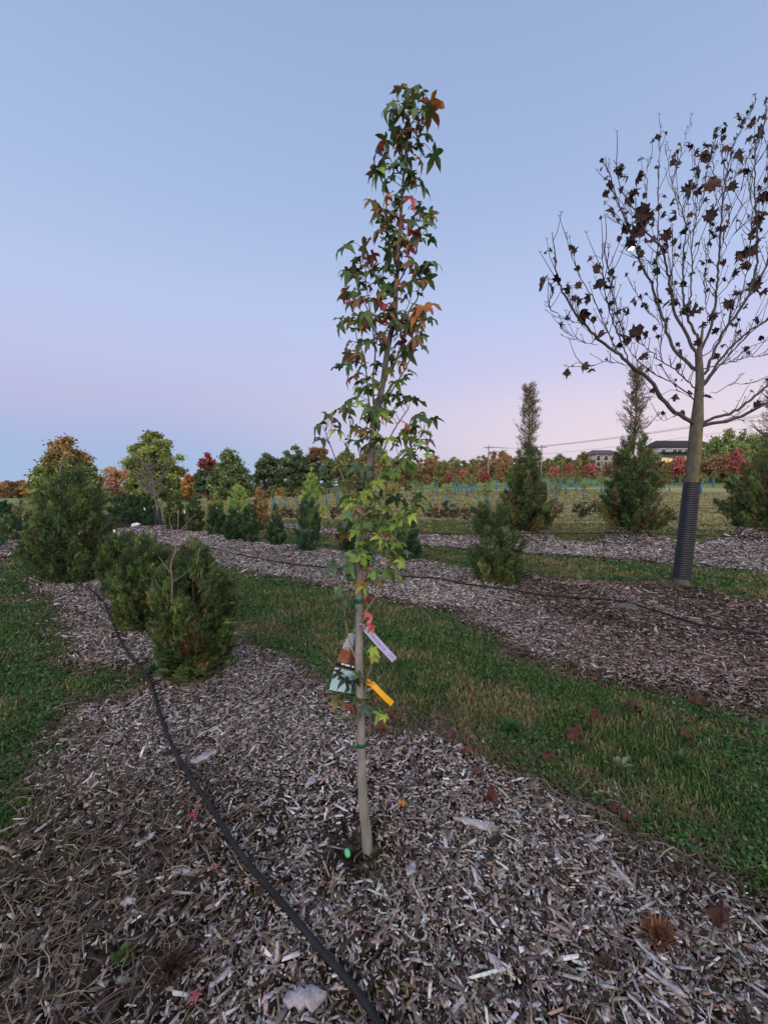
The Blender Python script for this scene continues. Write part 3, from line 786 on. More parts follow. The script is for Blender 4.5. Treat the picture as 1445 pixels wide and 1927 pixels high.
def lav(u, v):
    base = (.46, .43, .72)
    if .83 < v < .955 and .22 < u < .80: return (.06, .05, .13) if int(v * 330) % 3 != 1 or int(v * 97) % 4 == 0 else base
    if .20 < v < .80:
        n = vnoise(np.array([v * 70]), np.array([u * 4]), 3)[0]
        if (.30 < u < .42 or .52 < u < .62) and n > .35 and v < .72: return (.16, .14, .30)
        if .70 < u < .78 and v < .42 and n > .4: return (.18, .16, .33)
    return base
YF = TY - .03
lvt = thing('barcode_tag', 'long lavender tag with fine print and a barcode, right of the sweetgum trunk', 'plant tag', P(686, 1180, YF))
mb1, _ = card('c', [P(683, 1186, YF), P(692, 1177, YF), P(746.5, 1237, YF - .01), P(738, 1246.5, YF - .01)], 16, 110, lav, bow=.004)
o = mb1.build('printed_strip', M_SMOOTH, lvt, loc=P(686, 1180, YF)); o.location = (0, 0, 0)
mb = MB(); V, T, Q = tube([P(687, 1183, YF), P(684, 1176, YF), P(679, 1174, TY - .02), P(674, 1177, TY - .021)], [.003, .0028, .0028, .0022], 6); mb.add(V, T, Q, (.45, .42, .68))
o = mb.build('wrap_loop', M_SMOOTH, lvt, loc=P(686, 1180, YF)); o.location = (0, 0, 0)
ort = thing('orange_tag', 'bright orange-yellow blank strip tag wrapped round a thin twig right of the sweetgum trunk', 'plant tag', P(690, 1282, YF))
mb1, _ = card('d', [P(694, 1287, YF), P(703, 1282, YF), P(741.5, 1320, YF - .015), P(735, 1329, YF - .015)], 6, 24, lambda u, v: (.80, .40, .015) if v > .12 else (.66, .28, .01), bow=.006)
o = mb1.build('strip', M_SMOOTH, ort, loc=P(690, 1282, YF)); o.location = (0, 0, 0)
mb = MB(); V, T, Q = tube([P(699, 1286, YF), P(694, 1280, YF), P(689, 1280, TY), P(688, 1285, TY + .01), P(693, 1287, YF + .004), P(699, 1291, YF)], [.0045, .005, .0048, .0045, .005, .0045], 8); mb.add(V, T, Q, (.62, .27, .012))
o = mb.build('wrap_loop', M_SMOOTH, ort, loc=P(690, 1282, YF)); o.location = (0, 0, 0)
mb = MB()
cR = P(690, 1165, TY - .02)
for q, (a, b, c) in enumerate([((683, 1172), (688, 1156), (697, 1160)), ((697, 1158), (699, 1168), (690, 1172)), ((684, 1168), (682, 1180), (690, 1186)), ((690, 1172), (696, 1180), (700, 1186))]):
    ps, _r = resample([P(*a, TY - .012), P(*b, TY - .03 - .01 * q), P(*c, TY - .02)], [1, 1, 1], .004)
    up = np.array([0, -.2, .011 if q < 2 else .006])
    Vv = np.concatenate([ps - up, ps + up]) if False else np.concatenate([ps - [0.004 * (q % 2), 0, up[2]], ps + [0.004 * (q % 2), -.004, up[2]]])
    m = len(ps); i = np.arange(m - 1); mb.add(Vv, None, np.stack([i, i + 1, i + 1 + m, i + m], 1), (.60, .13, .16) if q != 1 else (.70, .24, .26))
tag(mb.build('ribbon', M_SMOOTH, loc=cR), 'crumpled pink flagging ribbon tied at the sweetgum trunk above the lavender tag', 'ribbon')

# ------------------------------------------------------------------ the larger, nearly bare maple on the right
MBs = G(1281, 1104); MY = float(MBs[1])
mp_t = thing('maple_tree', 'nearly bare maple with a few dark curled leaves and a black corrugated trunk sleeve', 'tree', MBs)
tk = [(1280, 1112, 38), (1281, 1100, 34), (1283.5, 1060, 25), (1294, 960, 25), (1301, 900, 27), (1305, 860, 27), (1309, 810, 25), (1311, 790, 24.5), (1314, 745, 19), (1316, 710, 17.5), (1314, 672, 15), (1316, 652, 10), (1320, 630, 6), (1322, 605, 3.5)]
pp = np.array([P(a, b, MY) for a, b, c in tk]); rd = np.array([pxw(c * (.82 if b > 780 else .74), MY) / 2 for a, b, c in tk])
ps, rr = resample(pp, rd, .05)
V, T, Q = tube(ps, rr, 20)
nz = fbm(V[:, 0] * 16, V[:, 2] * 5, 6, 3)
base_c = np.array([.10, .092, .078])[None] * (.75 + .55 * nz[:, None])
lich = sstep(.36, .52, fbm(V[:, 0] * 7 + V[:, 1] * 7, V[:, 2] * 3, 16, 3)) * sstep(-.02, .10, V[:, 0] - np.interp(V[:, 2], ps[:, 2], ps[:, 0]) + .03) * sstep(1.2, 1.6, V[:, 2]) * (1 - sstep(2.5, 2.9, V[:, 2]))
base_c = base_c * (1 - lich[:, None] * .75) + np.array([.30, .20, .03]) * lich[:, None] * .75
mb = MB(); mb.add(V, T, Q, base_c)
o = mb.build('trunk', M_BARK, mp_t, smooth=True, loc=MBs); o.location = (0, 0, 0)
def Acr(s): return [(980 + a / 3.1075, 180 + b / 3.1075) for a, b in s]
MBR = [([(1000, 1908), (940, 1875), (880, 1835), (800, 1735), (740, 1645), (640, 1575), (570, 1515), (450, 1420), (330, 1290), (270, 1200), (210, 1050), (200, 900), (180, 800)], 10, 1.2, -1.0),
    ([(570, 1515), (500, 1370), (430, 1200), (350, 1070), (290, 920), (265, 810)], 4, 1, -.7), ([(640, 1575), (600, 1480), (540, 1330), (500, 1200), (475, 1000), (490, 890)], 4, 1, -1.3),
    ([(600, 1400), (560, 1250), (520, 1080), (500, 960)], 2.5, 1, -1.1), ([(660, 1590), (600, 1570), (500, 1555), (400, 1585), (330, 1560), (280, 1600)], 2.4, .9, -.6), ([(450, 1455), (350, 1440), (290, 1400), (230, 1365)], 1.8, .8, -.9),
    ([(360, 1335), (290, 1320), (200, 1265), (130, 1215)], 1.8, .8, -1.0), ([(1005, 1590), (930, 1520), (870, 1430), (830, 1300), (790, 1200), (750, 1080), (700, 980), (640, 800), (560, 600), (490, 360)], 8.5, 1.1, .5),
    ([(800, 1230), (790, 1000), (803, 700), (800, 480), (820, 165)], 4, 1, .2), ([(1030, 1520), (1000, 1470), (960, 1380), (900, 1280), (870, 1100), (830, 920), (720, 780), (650, 650), (590, 560), (545, 375)], 7.5, 1, -.5),
    ([(1040, 1440), (1030, 1400), (960, 1270), (945, 1100), (950, 900), (960, 750), (905, 560)], 6.5, 1, .7), ([(1045, 1500), (1110, 1350), (1140, 1150), (1160, 900), (1180, 600), (1230, 330), (1290, 190), (1370, 40)], 6.5, 1, .3),
    ([(950, 1250), (985, 1200), (1000, 1000), (1005, 820), (1060, 600), (1100, 300)], 5, 1, 1.0), ([(1080, 1620), (1170, 1400), (1330, 1160), (1380, 900), (1365, 400), (1440, 60)], 7, 1, -.4),
    ([(1070, 1680), (1200, 1500), (1330, 1380), (1470, 1290), (1620, 1150), (1760, 940)], 7, 1.2, .8), ([(1060, 1600), (1200, 1565), (1330, 1530), (1480, 1500), (1700, 1380)], 4, 1, 1.0),
    ([(1080, 1925), (1200, 1900), (1330, 1855), (1460, 1790), (1600, 1700), (1800, 1500)], 9, 1.5, -.8), ([(1060, 1920), (1110, 1890), (1250, 1845), (1380, 1745), (1500, 1640), (1700, 1420), (1850, 1150)], 8, 1.3, .9),
    ([(1075, 1690), (1180, 1555), (1330, 1400), (1500, 1240), (1700, 900)], 5, 1, -1.0), ([(1010, 1775), (900, 1685), (760, 1615), (640, 1500), (600, 1400), (590, 1330)], 5, 1, .8),
    ([(1005, 1700), (900, 1600), (810, 1550), (760, 1500), (680, 1440)], 4.5, 1, -.9), ([(1000, 1765), (880, 1720), (790, 1760), (700, 1760), (690, 1690)], 2.2, .8, .5),
    ([(920, 1865), (860, 1890), (800, 1900), (775, 1895)], 1.6, .7, -.5), ([(1180, 1840), (1290, 1900), (1390, 1965), (1480, 1980)], 2.0, .9, -.4), ([(810, 1530), (820, 1400), (830, 1250)], 2.0, .8, .4),
    ([(880, 520), (920, 380), (960, 250), (1005, 150)], 1.8, .8, .2), ([(960, 750), (880, 520), (845, 300)], 1.8, .8, .2), ([(735, 790), (735, 450), (770, 360)], 1.6, .8, .5), ([(1180, 850), (1300, 640), (1500, 500)], 2.2, .8, -.2),
    ([(1150, 1000), (1250, 800), (1390, 700)], 2.2, .8, .6), ([(1330, 1160), (1450, 960), (1560, 500)], 3.4, .9, -.2), ([(1190, 560), (1290, 420), (1390, 250), (1460, 180)], 1.8, .8, .5), ([(1010, 800), (1030, 560), (1010, 300)], 2.0, .8, .6),
    ([(1000, 1000), (1080, 760), (1180, 560), (1210, 400)], 2.2, .8, -.3), ([(850, 1380), (740, 1250), (690, 1180), (650, 1130)], 1.8, .8, .4), ([(1470, 1500), (1540, 1200), (1560, 700), (1600, 200)], 4, 1, 0), ([(1600, 1150), (1680, 800), (1700, 300)], 3, .9, .6),
    ([(1130, 1300), (1290, 1150), (1445, 990)], 2.4, .8, .3), ([(1140, 1180), (1230, 1080), (1330, 900), (1360, 640)], 2.4, .8, .9), ([(860, 1080), (760, 980), (640, 930)], 1.6, .7, -.6),
    ([(1100, 1500), (1210, 1330), (1290, 1150), (1330, 960), (1350, 700), (1330, 450)], 3.4, .8, -.7), ([(1200, 1350), (1300, 1220), (1400, 1080), (1460, 900)], 2.4, .8, .2), ([(1230, 1560), (1320, 1480), (1420, 1440), (1520, 1380)], 2.2, .8, -.5),
    ([(1160, 900), (1220, 700), (1300, 520), (1420, 330)], 2.4, .8, -.9), ([(1370, 800), (1420, 620), (1440, 420), (1430, 260)], 2.2, .8, .1), ([(1090, 1330), (1070, 1120), (1090, 900), (1120, 700)], 2.6, .8, .9), ([(1130, 1740), (1230, 1690), (1330, 1680), (1450, 1640)], 2.2, .8, .4),
    ([(900, 1280), (880, 1050), (890, 860), (860, 700)], 2.2, .8, -.8), ([(750, 1080), (690, 900), (620, 780), (560, 740)], 1.8, .8, .3), ([(1330, 1160), (1400, 1060), (1480, 1000)], 2.4, .8, -.3), ([(1180, 600), (1130, 470), (1120, 330), (1150, 200)], 1.8, .7, .5)]
mb = MB(); mpt = []; rs = np.random.RandomState(9)
tkx = lambda y_: np.interp(y_, [q[1] for q in tk][::-1], [q[0] for q in tk][::-1])
for pts, w0, w1, dY in MBR:
    ax_, ay_ = Acr(pts[:1])[0]
    if abs(tkx(ay_) - ax_) < 26 and ay_ > 600:        # root the limb in the trunk
        pts = [((tkx(ay_ + 7) - 980) * 3.1075, (ay_ + 7 - 180) * 3.1075)] + list(pts)
    P3, wd = px_line(Acr(pts), MY, dY, w0 * (.76 if w0 >= 6 else .60), w1 * .8)
    p_, r_ = resample(P3, np.array([pxw(a, MY) / 2 for a in wd]), .06)
    p_[1:] += rs.randn(len(p_) - 1, 3) * .006
    V, T, Q = tube(p_, r_, 8 if w0 > 5 else 6)
    mb.add(V, T, Q, np.array([.075, .067, .066]) * (.75 + .5 * fbm(V[:, 0] * 12, V[:, 2] * 9, 3, 2))[:, None])
    mpt.append((p_, w0))
o = mb.build('branches', M_BARK, mp_t, smooth=True, loc=MBs); o.location = (0, 0, 0)
# fine twigs springing from the limbs
mb = MB(); tips = []
for p_, w0 in mpt:
    L_ = len(p_)
    for k in range(max(2, L_ // 6), L_ - 1):
        if rs.rand() < (.62 if w0 > 2.5 else .42):
            d = p_[k] - p_[k - 1]; d /= np.linalg.norm(d)
            a = rs.choice([-1, 1]) * (.5 + .5 * rs.rand())
            side = np.array([math.cos(rs.rand() * 6.28), math.sin(rs.rand() * 6.28), .1])
            dd = d * .75 + side * .55 * abs(a) + np.array([0, 0, .28]); dd /= np.linalg.norm(dd)
            ln_ = (.10 + .34 * rs.rand() ** 1.5) * (.45 if p_[k][2] > 6.0 else 1)
            q_ = [p_[k], p_[k] + dd * ln_ * .5 + rs.randn(3) * .012, p_[k] + dd * ln_ + np.array([0, 0, .04])]
            a_, b_ = resample(q_, [.0052, .0040, .0028], .08)
            V, T, Q = tube(a_, b_, 4, cap=False); mb.add(V, T, Q, (.07, .06, .06)); tips.append(a_[-1]); mpt_add = a_
            for s_ in (-1, 1):      # opposite buds at the tip
                e = a_[-1]; f = e + np.array([s_ * .022, rs.randn() * .01, .022])
                V, T, Q = tube([e, (e + f) / 2, f], [.003, .0035, .002], 4); mb.add(V, T, Q, (.10, .08, .08))
o = mb.build('twigs', M_BARK, mp_t, loc=MBs); o.location = (0, 0, 0)
ML = "1280,110,60 1195,160,40 1190,200,40 1180,245,45 1210,285,80 1285,170,45 1350,150,60 1330,240,55 1410,110,60 1410,200,90 1270,330,60 1290,365,70 1350,300,40 1360,350,30 990,290,55 1015,325,50 1110,300,90 1070,330,70 1060,365,60 885,385,40 1040,430,90 1120,465,50 1295,435,50 1210,435,35 1180,380,30 1000,530,110 1040,540,80 960,560,80 1110,510,90 1100,540,60 1240,520,60 1430,490,40 1430,580,80 1190,640,55 1100,695,80 1410,680,70 1380,720,70 1210,730,35 1180,770,50 1350,790,70 1400,770,50 1340,830,60 1385,840,60 1110,860,45 1100,800,50 960,780,60 920,690,80 990,690,40 1300,910,100 1350,900,70 1280,930,70 1320,990,70 1240,1030,60 1190,970,50 1110,960,45 1060,965,55 945,935,60 935,875,40 855,805,65 850,860,40 820,880,40 770,830,50 700,690,90 740,700,90 780,740,60 720,740,80 680,790,90 640,850,70 700,800,60 630,750,60 620,770,60 750,670,70 700,660,60 540,665,75 570,720,35 490,570,50 520,510,45 555,455,70 590,405,30 620,460,60 680,470,80 640,580,90 660,560,60 590,545,35 465,425,30 720,580,35 800,650,50 830,690,40 840,580,40 880,615,45 730,640,40 570,835,40 700,920,50 690,995,55 655,980,35 800,1020,50 770,1080,40 115,1090,70 220,1060,55 185,1125,80 205,955,40 285,1120,60 330,1110,40 145,910,25 180,890,30 290,885,30 325,1200,55 400,1175,70 360,1265,90 420,1305,45 435,1015,60 460,1090,60 500,1110,40 535,1110,25 565,1255,50 565,1320,40 460,1390,60 680,1370,80 600,1400,60 630,1430,80 580,1450,50 740,1395,45 690,1415,40 800,1405,30 715,1505,65 890,1140,60 900,1190,70 850,1210,50 945,1100,40 650,1190,40 670,1210,35 740,1225,45 1000,1240,90 1040,1245,50 960,1250,60 1100,1280,80 1140,1270,60 1060,1330,50 1130,1370,50 1220,1190,80 1210,1220,50 1270,1135,65 1350,1110,85 1410,1135,60 1310,1225,40 1385,1305,50 1240,1330,40 1180,1455,40 1400,1410,40 1120,1150,40 1120,1070,40 1190,1070,30 1070,1020,40 1390,1055,30 920,1450,35 1030,1440,45 370,1570,65 270,1610,55 410,1600,50 305,1580,14 770,1720,40 890,1765,50 950,1845,40 835,1850,35 990,1730,45 1060,1735,70 1095,1750,50 905,1660,18 940,1660,18 1500,300,80 1540,520,80 1600,260,70 1560,760,90 1650,600,80 1500,900,90 1620,950,70 1700,420,80 1500,1180,80 1680,1200,60"
MPX = np.concatenate([p for p, w in mpt]); mx_, my_ = proj(MPX)
mbl = MB(); mbp = MB()
rsx = np.random.RandomState(3)
for q in rsx.choice(len(tips), 190, replace=False):
    tx_, ty_ = proj(tips[q][None]); ML += ' %d,%d,%d' % ((tx_[0] - 980) * 3.1075, (ty_[0] - 180) * 3.1075, 18 + 30 * rsx.rand())
for it in ML.split():
    a, b, s_ = [float(v) for v in it.split(',')]
    lx, ly = 980 + a / 3.1075, 180 + b / 3.1075
    k = int(np.argmin(np.hypot(mx_ - lx, (my_ - ly) - 4))); an = MPX[k]
    c = P(lx, ly, an[1] + rs.randn() * .05)
    s = pxw(s_ / 3.1075, MY) / 1.0
    V0, T0, W0 = BROAD[rs.randint(len(BROAD))]
    R = rotmats(rs.rand(1) * 6.28, .3 + rs.rand(1) * .9, rs.randn(1) * .7)[0]
    Vw = (V0 * s) @ R.T + c
    cl = np.array([.034, .021, .020]) * (.7 + .7 * rs.rand()) * np.ones((len(Vw), 1))
    if rs.rand() < .25: cl = cl + np.array([.03, .012, .008])
    mbl.add(Vw, T0, None, cl)
    if np.linalg.norm(an - c) > .03:
        mid = (an + c) / 2 + np.array([0, 0, .03])
        a_, b_ = resample([an, mid, c], [.0036, .0028, .0022], .1)
        V, T, Q = tube(a_, b_, 4, cap=False); mbl.add(V, T, Q, (.045, .036, .036))
o = mbl.build('leaves', M_DRY, mp_t, loc=MBs); o.location = (0, 0, 0)
# corrugated sleeve round the trunk
def corrugated(loc_pts, r0, r1, pitch, nside=22):
    ps, rr = resample(loc_pts, [r0, r1], pitch / 4)
    k = np.arange(len(ps)); rib = np.array([0, 1, 1, 0])[k % 4]
    wob = .03 * (vnoise(k * .13, k * 0.0, 9) - .5)
    return tube(ps, rr * (1 + .075 * rib + wob), nside)
gt = P(1301, 908, MY); gb = P(1282, 1087, MY)
V, T, Q = corrugated([gb, (gb + gt) / 2 + [.01, 0, 0], gt] if False else [gb, gt], pxw(29, MY) / 2, pxw(26, MY) / 2, .031)
mb = MB(); mb.add(V, T, Q); g_ = mb.build('corrugated_sleeve', M_GUARD, mp_t, loc=MBs); g_.location = (0, 0, 0)
# white strip tag hanging from a low limb, right edge
wt = P(1404, 790, MY - .2)
mb1, _ = card('w', [P(1399, 784, MY - .2), P(1404, 784, MY - .2), P(1412, 815, MY - .2), P(1404, 817, MY - .2)], 2, 6, lambda u, v: (.72, .76, .82), bow=.01)
V, T, Q = tube([P(1402, 785, MY - .2), P(1401, 777, MY - .2), P(1400, 770, MY - .2)], [.002] * 3, 4); mb1.add(V, T, Q, (.7, .74, .8))
tag(mb1.build('hanging_tag', M_SMOOTH, loc=wt), 'white strip tag hanging from a low right limb of the bare maple', 'plant tag')

# ------------------------------------------------------------------ evergreens
def frond():
    V = []; T = []
    def leaf(x, a, l, w):
        c, s = math.cos(a), math.sin(a); k = len(V)
        V.extend([(x - .03, 0, 0), (x + c * l * .5 - s * w, s * l * .5 + c * w, .03), (x + c * l, s * l, -.02), (x + c * l * .5 + s * w, s * l * .5 - c * w, .0)])
        T.extend([(k, k + 3, k + 2, k + 1)])
    for i in range(6):
        l = .34 * (1 - .09 * i)
        leaf(.08 + .13 * i, .75, l, .026); leaf(.12 + .13 * i, -.75, l, .026)
    leaf(.74, 0, .3, .028); leaf(.0, 0, .45, .018); leaf(.4, 0, .45, .018)
    V = np.array(V, float); V[:, 2] += .10 * np.sin(V[:, 0] * 3) + .04 * np.abs(V[:, 1])
    return V, np.array(T)
FR = frond()
def juniper_fol(h, prof, nclump, nf, flen, pal, seed, up=(.5, 1.1), sparse_top=None, browns=(), z0=.0, lean=0.0, lop=0.12, bpal=None):
    """prof: [(t, r)] radius in metres over height fraction"""
    rs = np.random.RandomState(seed)
    pt_, pr_ = np.array(prof).T
    # sprays: plumes that start near the axis and reach outward and up past the outline
    tt = np.linspace(0, 1, 200); rr = np.interp(tt, pt_, pr_)
    cdf = np.cumsum(rr + .04 * rr.max()); cdf /= cdf[-1]
    t = np.interp(rs.rand(nclump), cdf, tt); az = rs.rand(nclump) * 6.283
    rad = np.interp(t, pt_, pr_) * (1 + lop * 2.2 * (fbm(az * 1.3 + 3, t * 5, seed, 2) - .5) + lop * rs.randn(nclump))
    rt = rad * (.55 + .5 * rs.rand(nclump) ** .6)
    tip = np.stack([rt * np.cos(az), rt * np.sin(az), z0 + t * (h - z0)], 1)
    el_c = .55 + .5 * rs.rand(nclump) + .35 * t
    ln_c = (.35 + .55 * rs.rand(nclump)) * np.maximum(rad, .45 * pr_.max()) * .8
    dc = np.stack([np.cos(az) * np.cos(el_c), np.sin(az) * np.cos(el_c), np.sin(el_c)], 1)
    C = tip - dc * ln_c[:, None] * .5
    wgt = ln_c * (.4 + rs.rand(nclump)); per = rs.multinomial(nf, wgt / wgt.sum())
    ci = np.repeat(np.arange(nclump), per)
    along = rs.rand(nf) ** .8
    stray = rs.rand(nclump) < .07
    tip = tip + dc * (stray * ln_c * .38)[:, None]
    sg_ = (.092 * pr_.max()) * (1.15 - .98 * along) * np.where(stray[ci], .5, 1) + .10 * flen
    pos = tip[ci] + dc[ci] * (ln_c[ci] * (along - .75))[:, None] + rs.randn(nf, 3) * sg_[:, None]
    az_f = az[ci] + rs.randn(nf) * .9
    el = (up[0] - .6) + (up[1] - up[0] + .8) * rs.rand(nf) + .5 * t[ci]
    pos[:, 2] = np.maximum(pos[:, 2], z0 * .3 + .02 + .0 * along)
    pos[:, 0] += lean * pos[:, 2]
    sc = flen * (.6 + .7 * rs.rand(nf)) * np.clip(.55 + .6 * rad[ci] / max(pr_.max(), .01), .5, 1.1)
    R = rotmats(az_f, -el, rs.rand(nf) * 6.28)
    shift = R[:, :, 0] * (-.45 * sc)[:, None]
    ccol = pick(pal, nclump, rs, .22)
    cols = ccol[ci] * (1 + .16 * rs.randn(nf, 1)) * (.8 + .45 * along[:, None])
    bp = bpal or [((.30, .10, .03), 2), ((.20, .075, .03), 2), ((.12, .06, .03), 1)]
    for bx, bz, br in browns:          # dead rust-coloured patches facing the camera
        d = np.hypot(pos[:, 0] - bx, pos[:, 2] - bz)
        k = (d < br * (.6 + .8 * rs.rand(nf))) & (pos[:, 1] < 0.12 * max(pr_)) & (rs.rand(nf) < .38)
        if k.any(): cols[k] = pick(bp, int(k.sum()), rs)
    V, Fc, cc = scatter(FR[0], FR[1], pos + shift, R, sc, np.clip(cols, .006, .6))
    return V, Fc, cc, C
DARK = [((.030, .062, .028), 4), ((.024, .052, .026), 3), ((.042, .078, .030), 3), ((.060, .090, .032), 1), ((.026, .058, .040), 1.5)]
OLIV = [((.050, .078, .027), 4), ((.037, .062, .026), 4), ((.075, .100, .034), 2), ((.080, .085, .030), .6)]
BRIGHT = [((.17, .27, .06), 4), ((.12, .21, .05), 3), ((.25, .32, .08), 2)]
YEL = [((.20, .19, .06), 3), ((.15, .16, .05), 3), ((.10, .12, .04), 2)]
RUST = [((.20, .12, .05), 3), ((.14, .10, .045), 3), ((.26, .13, .05), 2), ((.08, .09, .04), 3)]
FULL = [(0, .55), (.08, .85), (.25, 1.0), (.5, .92), (.75, .66), (.92, .35), (1, .08)]
CONE = [(0, .6), (.08, .95), (.25, 1.0), (.5, .75), (.75, .45), (.92, .2), (1, .03)]
COL = [(0, .5), (.08, .8), (.3, 1.0), (.6, .85), (.85, .5), (1, .05)]
PEAK = [(0, .7), (.12, .98), (.4, 1.0), (.62, .86), (.8, .55), (.92, .28), (1, .06)]
ROUND = [(0, .6), (.12, .95), (.4, 1.0), (.7, .95), (.9, .7), (1, .3)]
SPIRE = [(0, .55), (.05, .82), (.18, 1.0), (.34, .92), (.5, .62), (.6, .40), (.64, .20), (.75, .33), (.88, .22), (1, .04)]
def trunk_mesh(h, r, lean=0.0, limbs=8, rad=.2, seed=0, c=(.12, .08, .055)):
    rs = np.random.RandomState(seed); mb = MB()
    V, T, Q = tube([(0, 0, -.03), (lean * h * .3, 0, h * .3), (lean * h * .8, 0, h * .8)], [r, r * .75, r * .25], 8); mb.add(V, T, Q, c)
    for k in range(limbs):
        z = h * (.08 + .6 * rs.rand()); a = rs.rand() * 6.28; l = rad * (.6 + .3 * rs.rand()) * (1 - .6 * z / h)
        V, T, Q = tube([(lean * z, 0, z), (lean * z + math.cos(a) * l * .5, math.sin(a) * l * .5, z + l * .35), (lean * z + math.cos(a) * l, math.sin(a) * l, z + l)], [r * .35, r * .25, r * .1], 5)
        mb.add(V, T, Q, c)
    return mb
def evergreen(name, label, cat, px, py, top, hw, prof, pal, nclump, nf, flen_px, seed, group=None, browns=(), lean=0.0, leader=None, up=(.5, 1.1), Yf=None, lop=.12, spire=None):
    b = G(px, py) if Yf is None else np.array([P(px, py, Yf)[0], Yf, H0(P(px, py, Yf)[0], Yf)])
    b[2] = Hp(b[0], b[1]); Yb = b[1]
    h = (py - top) / F * Yb / math.cos(0); R_ = hw / F * Yb
    t = thing(name, label, cat, b, 0, group)
    pr = [(a, r * R_ * .93) for a, r in prof]; nf = int(nf * (5.2 if hw > 60 and py > 1050 else 3.6)); nclump = int(nclump * 1.3); flen_px = flen_px * .46; pal = [(tuple(np.array(q_[0]) * 2.0), q_[1]) for q_ in pal]
    V, Fc, cc, C = juniper_fol(h, pr, nclump, nf, flen_px / F * Yb, pal, seed, up, browns=[(bx / F * Yb, bz / F * Yb, br / F * Yb) for bx, bz, br in browns], lean=lean, lop=lop)

    mk('foliage', V, [Fc], M_FOL, cc, t)
    trunk_mesh(h, max(.012, R_ * .07), lean, 10, R_, seed).build('trunk', M_BARK, t)
    if spire:                        # thin open top on a visible stem
        h2 = (py - spire) / F * Yb; mb = MB(); r2 = R_ * .62
        V, T, Q = tube([(0, 0, h * .8), (.02, 0, h * 1.1), (-.01, 0, h2 * .97)], [.028, .020, .006], 6); mb.add(V, T, Q, (.16, .11, .09))
        rs2 = np.random.RandomState(seed + 5); pos = []; az = []
        for k_ in range(120):
            u = rs2.rand() ** .85; z = h * .86 + u * (h2 - h * .86); a_ = rs2.rand() * 6.28; l = r2 * (1.1 - .75 * u) * (.35 + .65 * rs2.rand()); l *= 1.25 if u < .3 else 1; e = np.array([math.cos(a_) * l, math.sin(a_) * l, z + l * 1.0])
            V, T, Q = tube([(0, 0, z), (e[0] * .6, e[1] * .6, z + l * .45), tuple(e)], [.008, .006, .003], 4, cap=False); mb.add(V, T, Q, (.15, .10, .08))
            for m_2 in range(13):
                f_ = .25 + .8 * rs2.rand(); pos.append(np.array([e[0] * f_, e[1] * f_, z + (e[2] - z) * f_]) + rs2.randn(3) * .035); az.append(a_ + rs2.randn() * .8)
        pos = np.array(pos); n_ = len(pos)
        Vs, Fs_, cs = scatter(FR[0], FR[1], pos, rotmats(np.array(az), -.4 - .8 * rs2.rand(n_), rs2.rand(n_) * 6.28), .10 * (.5 + .8 * rs2.rand(n_)), pick([((.20, .19, .09), 3), ((.24, .14, .09), 2), ((.15, .17, .07), 3), ((.28, .16, .12), 1)], n_, rs2))
        mk('spire', Vs, [Fs_], M_FOL, cs, t); mb.build('leader', M_BARK, t)
    if leader:                       # bare dead leader with side twigs: list of px polylines relative to the base
        mb = MB()
        for pts, w in leader:
            pp = np.array([((x_ - px) / F * Yb, -.9 * R_ * min(1, max(0, 1.15 - (py - y_) / (py - top))) - (.35 * R_ if py > 1150 else 0), (py - y_) / F * Yb) for k_, (x_, y_) in enumerate(pts)])
            a_, r_ = resample(pp, np.linspace(w, w * .45, len(pp)) * .62 / F * Yb / 2, .02 * Yb / 3)
            Vv, T, Q = tube(a_, r_, 6); mb.add(Vv, T, Q, (.22, .175, .16))
        mb.build('leader', M_BARK, t)
    return t
G1 = 'junipers in the row behind the young sweetgum'
evergreen('juniper', 'nearest bushy juniper with a bare forked leader and rust patches, left of the sweetgum', 'juniper', 369, 1270, 1012, 71, PEAK, OLIV, 170, 5200, 36, 101, G1,
          browns=[(18, 70, 16), (38, 45, 14), (12, 110, 9), (30, 95, 10), (-20, 30, 12), (-18, 150, 9), (36, 128, 8), (0, 180, 7)],
          leader=[([(360, 1120), (357, 1080), (352, 1055), (358, 1030), (357, 1005), (359, 985), (358, 958)], 4.6), ([(357, 1008), (348, 992), (342, 975), (346, 964)], 3.0), ([(358, 1000), (372, 985), (384, 970), (392, 966)], 2.6), ([(354, 1070), (338, 1050), (328, 1040)], 2.4), ([(355, 1085), (372, 1075), (390, 1060)], 2.4), ([(352, 1098), (336, 1092), (325, 1078)], 2.0), ([(357, 1035), (368, 1020), (372, 1008)], 1.8)])
evergreen('juniper', 'broad dark juniper just behind the nearest one, with a single orange leaf in it', 'juniper', 276, 1183, 998, 58, PEAK, OLIV, 160, 4600, 26, 102, G1, browns=[(25, 60, 7), (22, 95, 4)], lean=0.05)
evergreen('juniper', 'low wide juniper tucked between the broad dark one and the tall left one', 'juniper', 234, 1128, 1002, 40, ROUND, OLIV, 120, 3200, 20, 103, G1)
evergreen('juniper', 'tall juniper at the far left of the row with a bare pale leader', 'juniper', 143, 1094, 862, 74, [(0, .65), (.1, .95), (.3, 1.0), (.55, .8), (.78, .52), (.92, .26), (1, .05)], OLIV, 190, 5600, 19, 104, G1,
          leader=[([(143, 950), (141, 920), (139, 893), (140, 868), (138, 850)], 3.2), ([(140, 890), (131, 870), (126, 855)], 1.8), ([(140, 880), (150, 862), (152, 850)], 1.6), ([(142, 925), (152, 905), (156, 890)], 1.8)])
G2 = 'small junipers at the left edge'
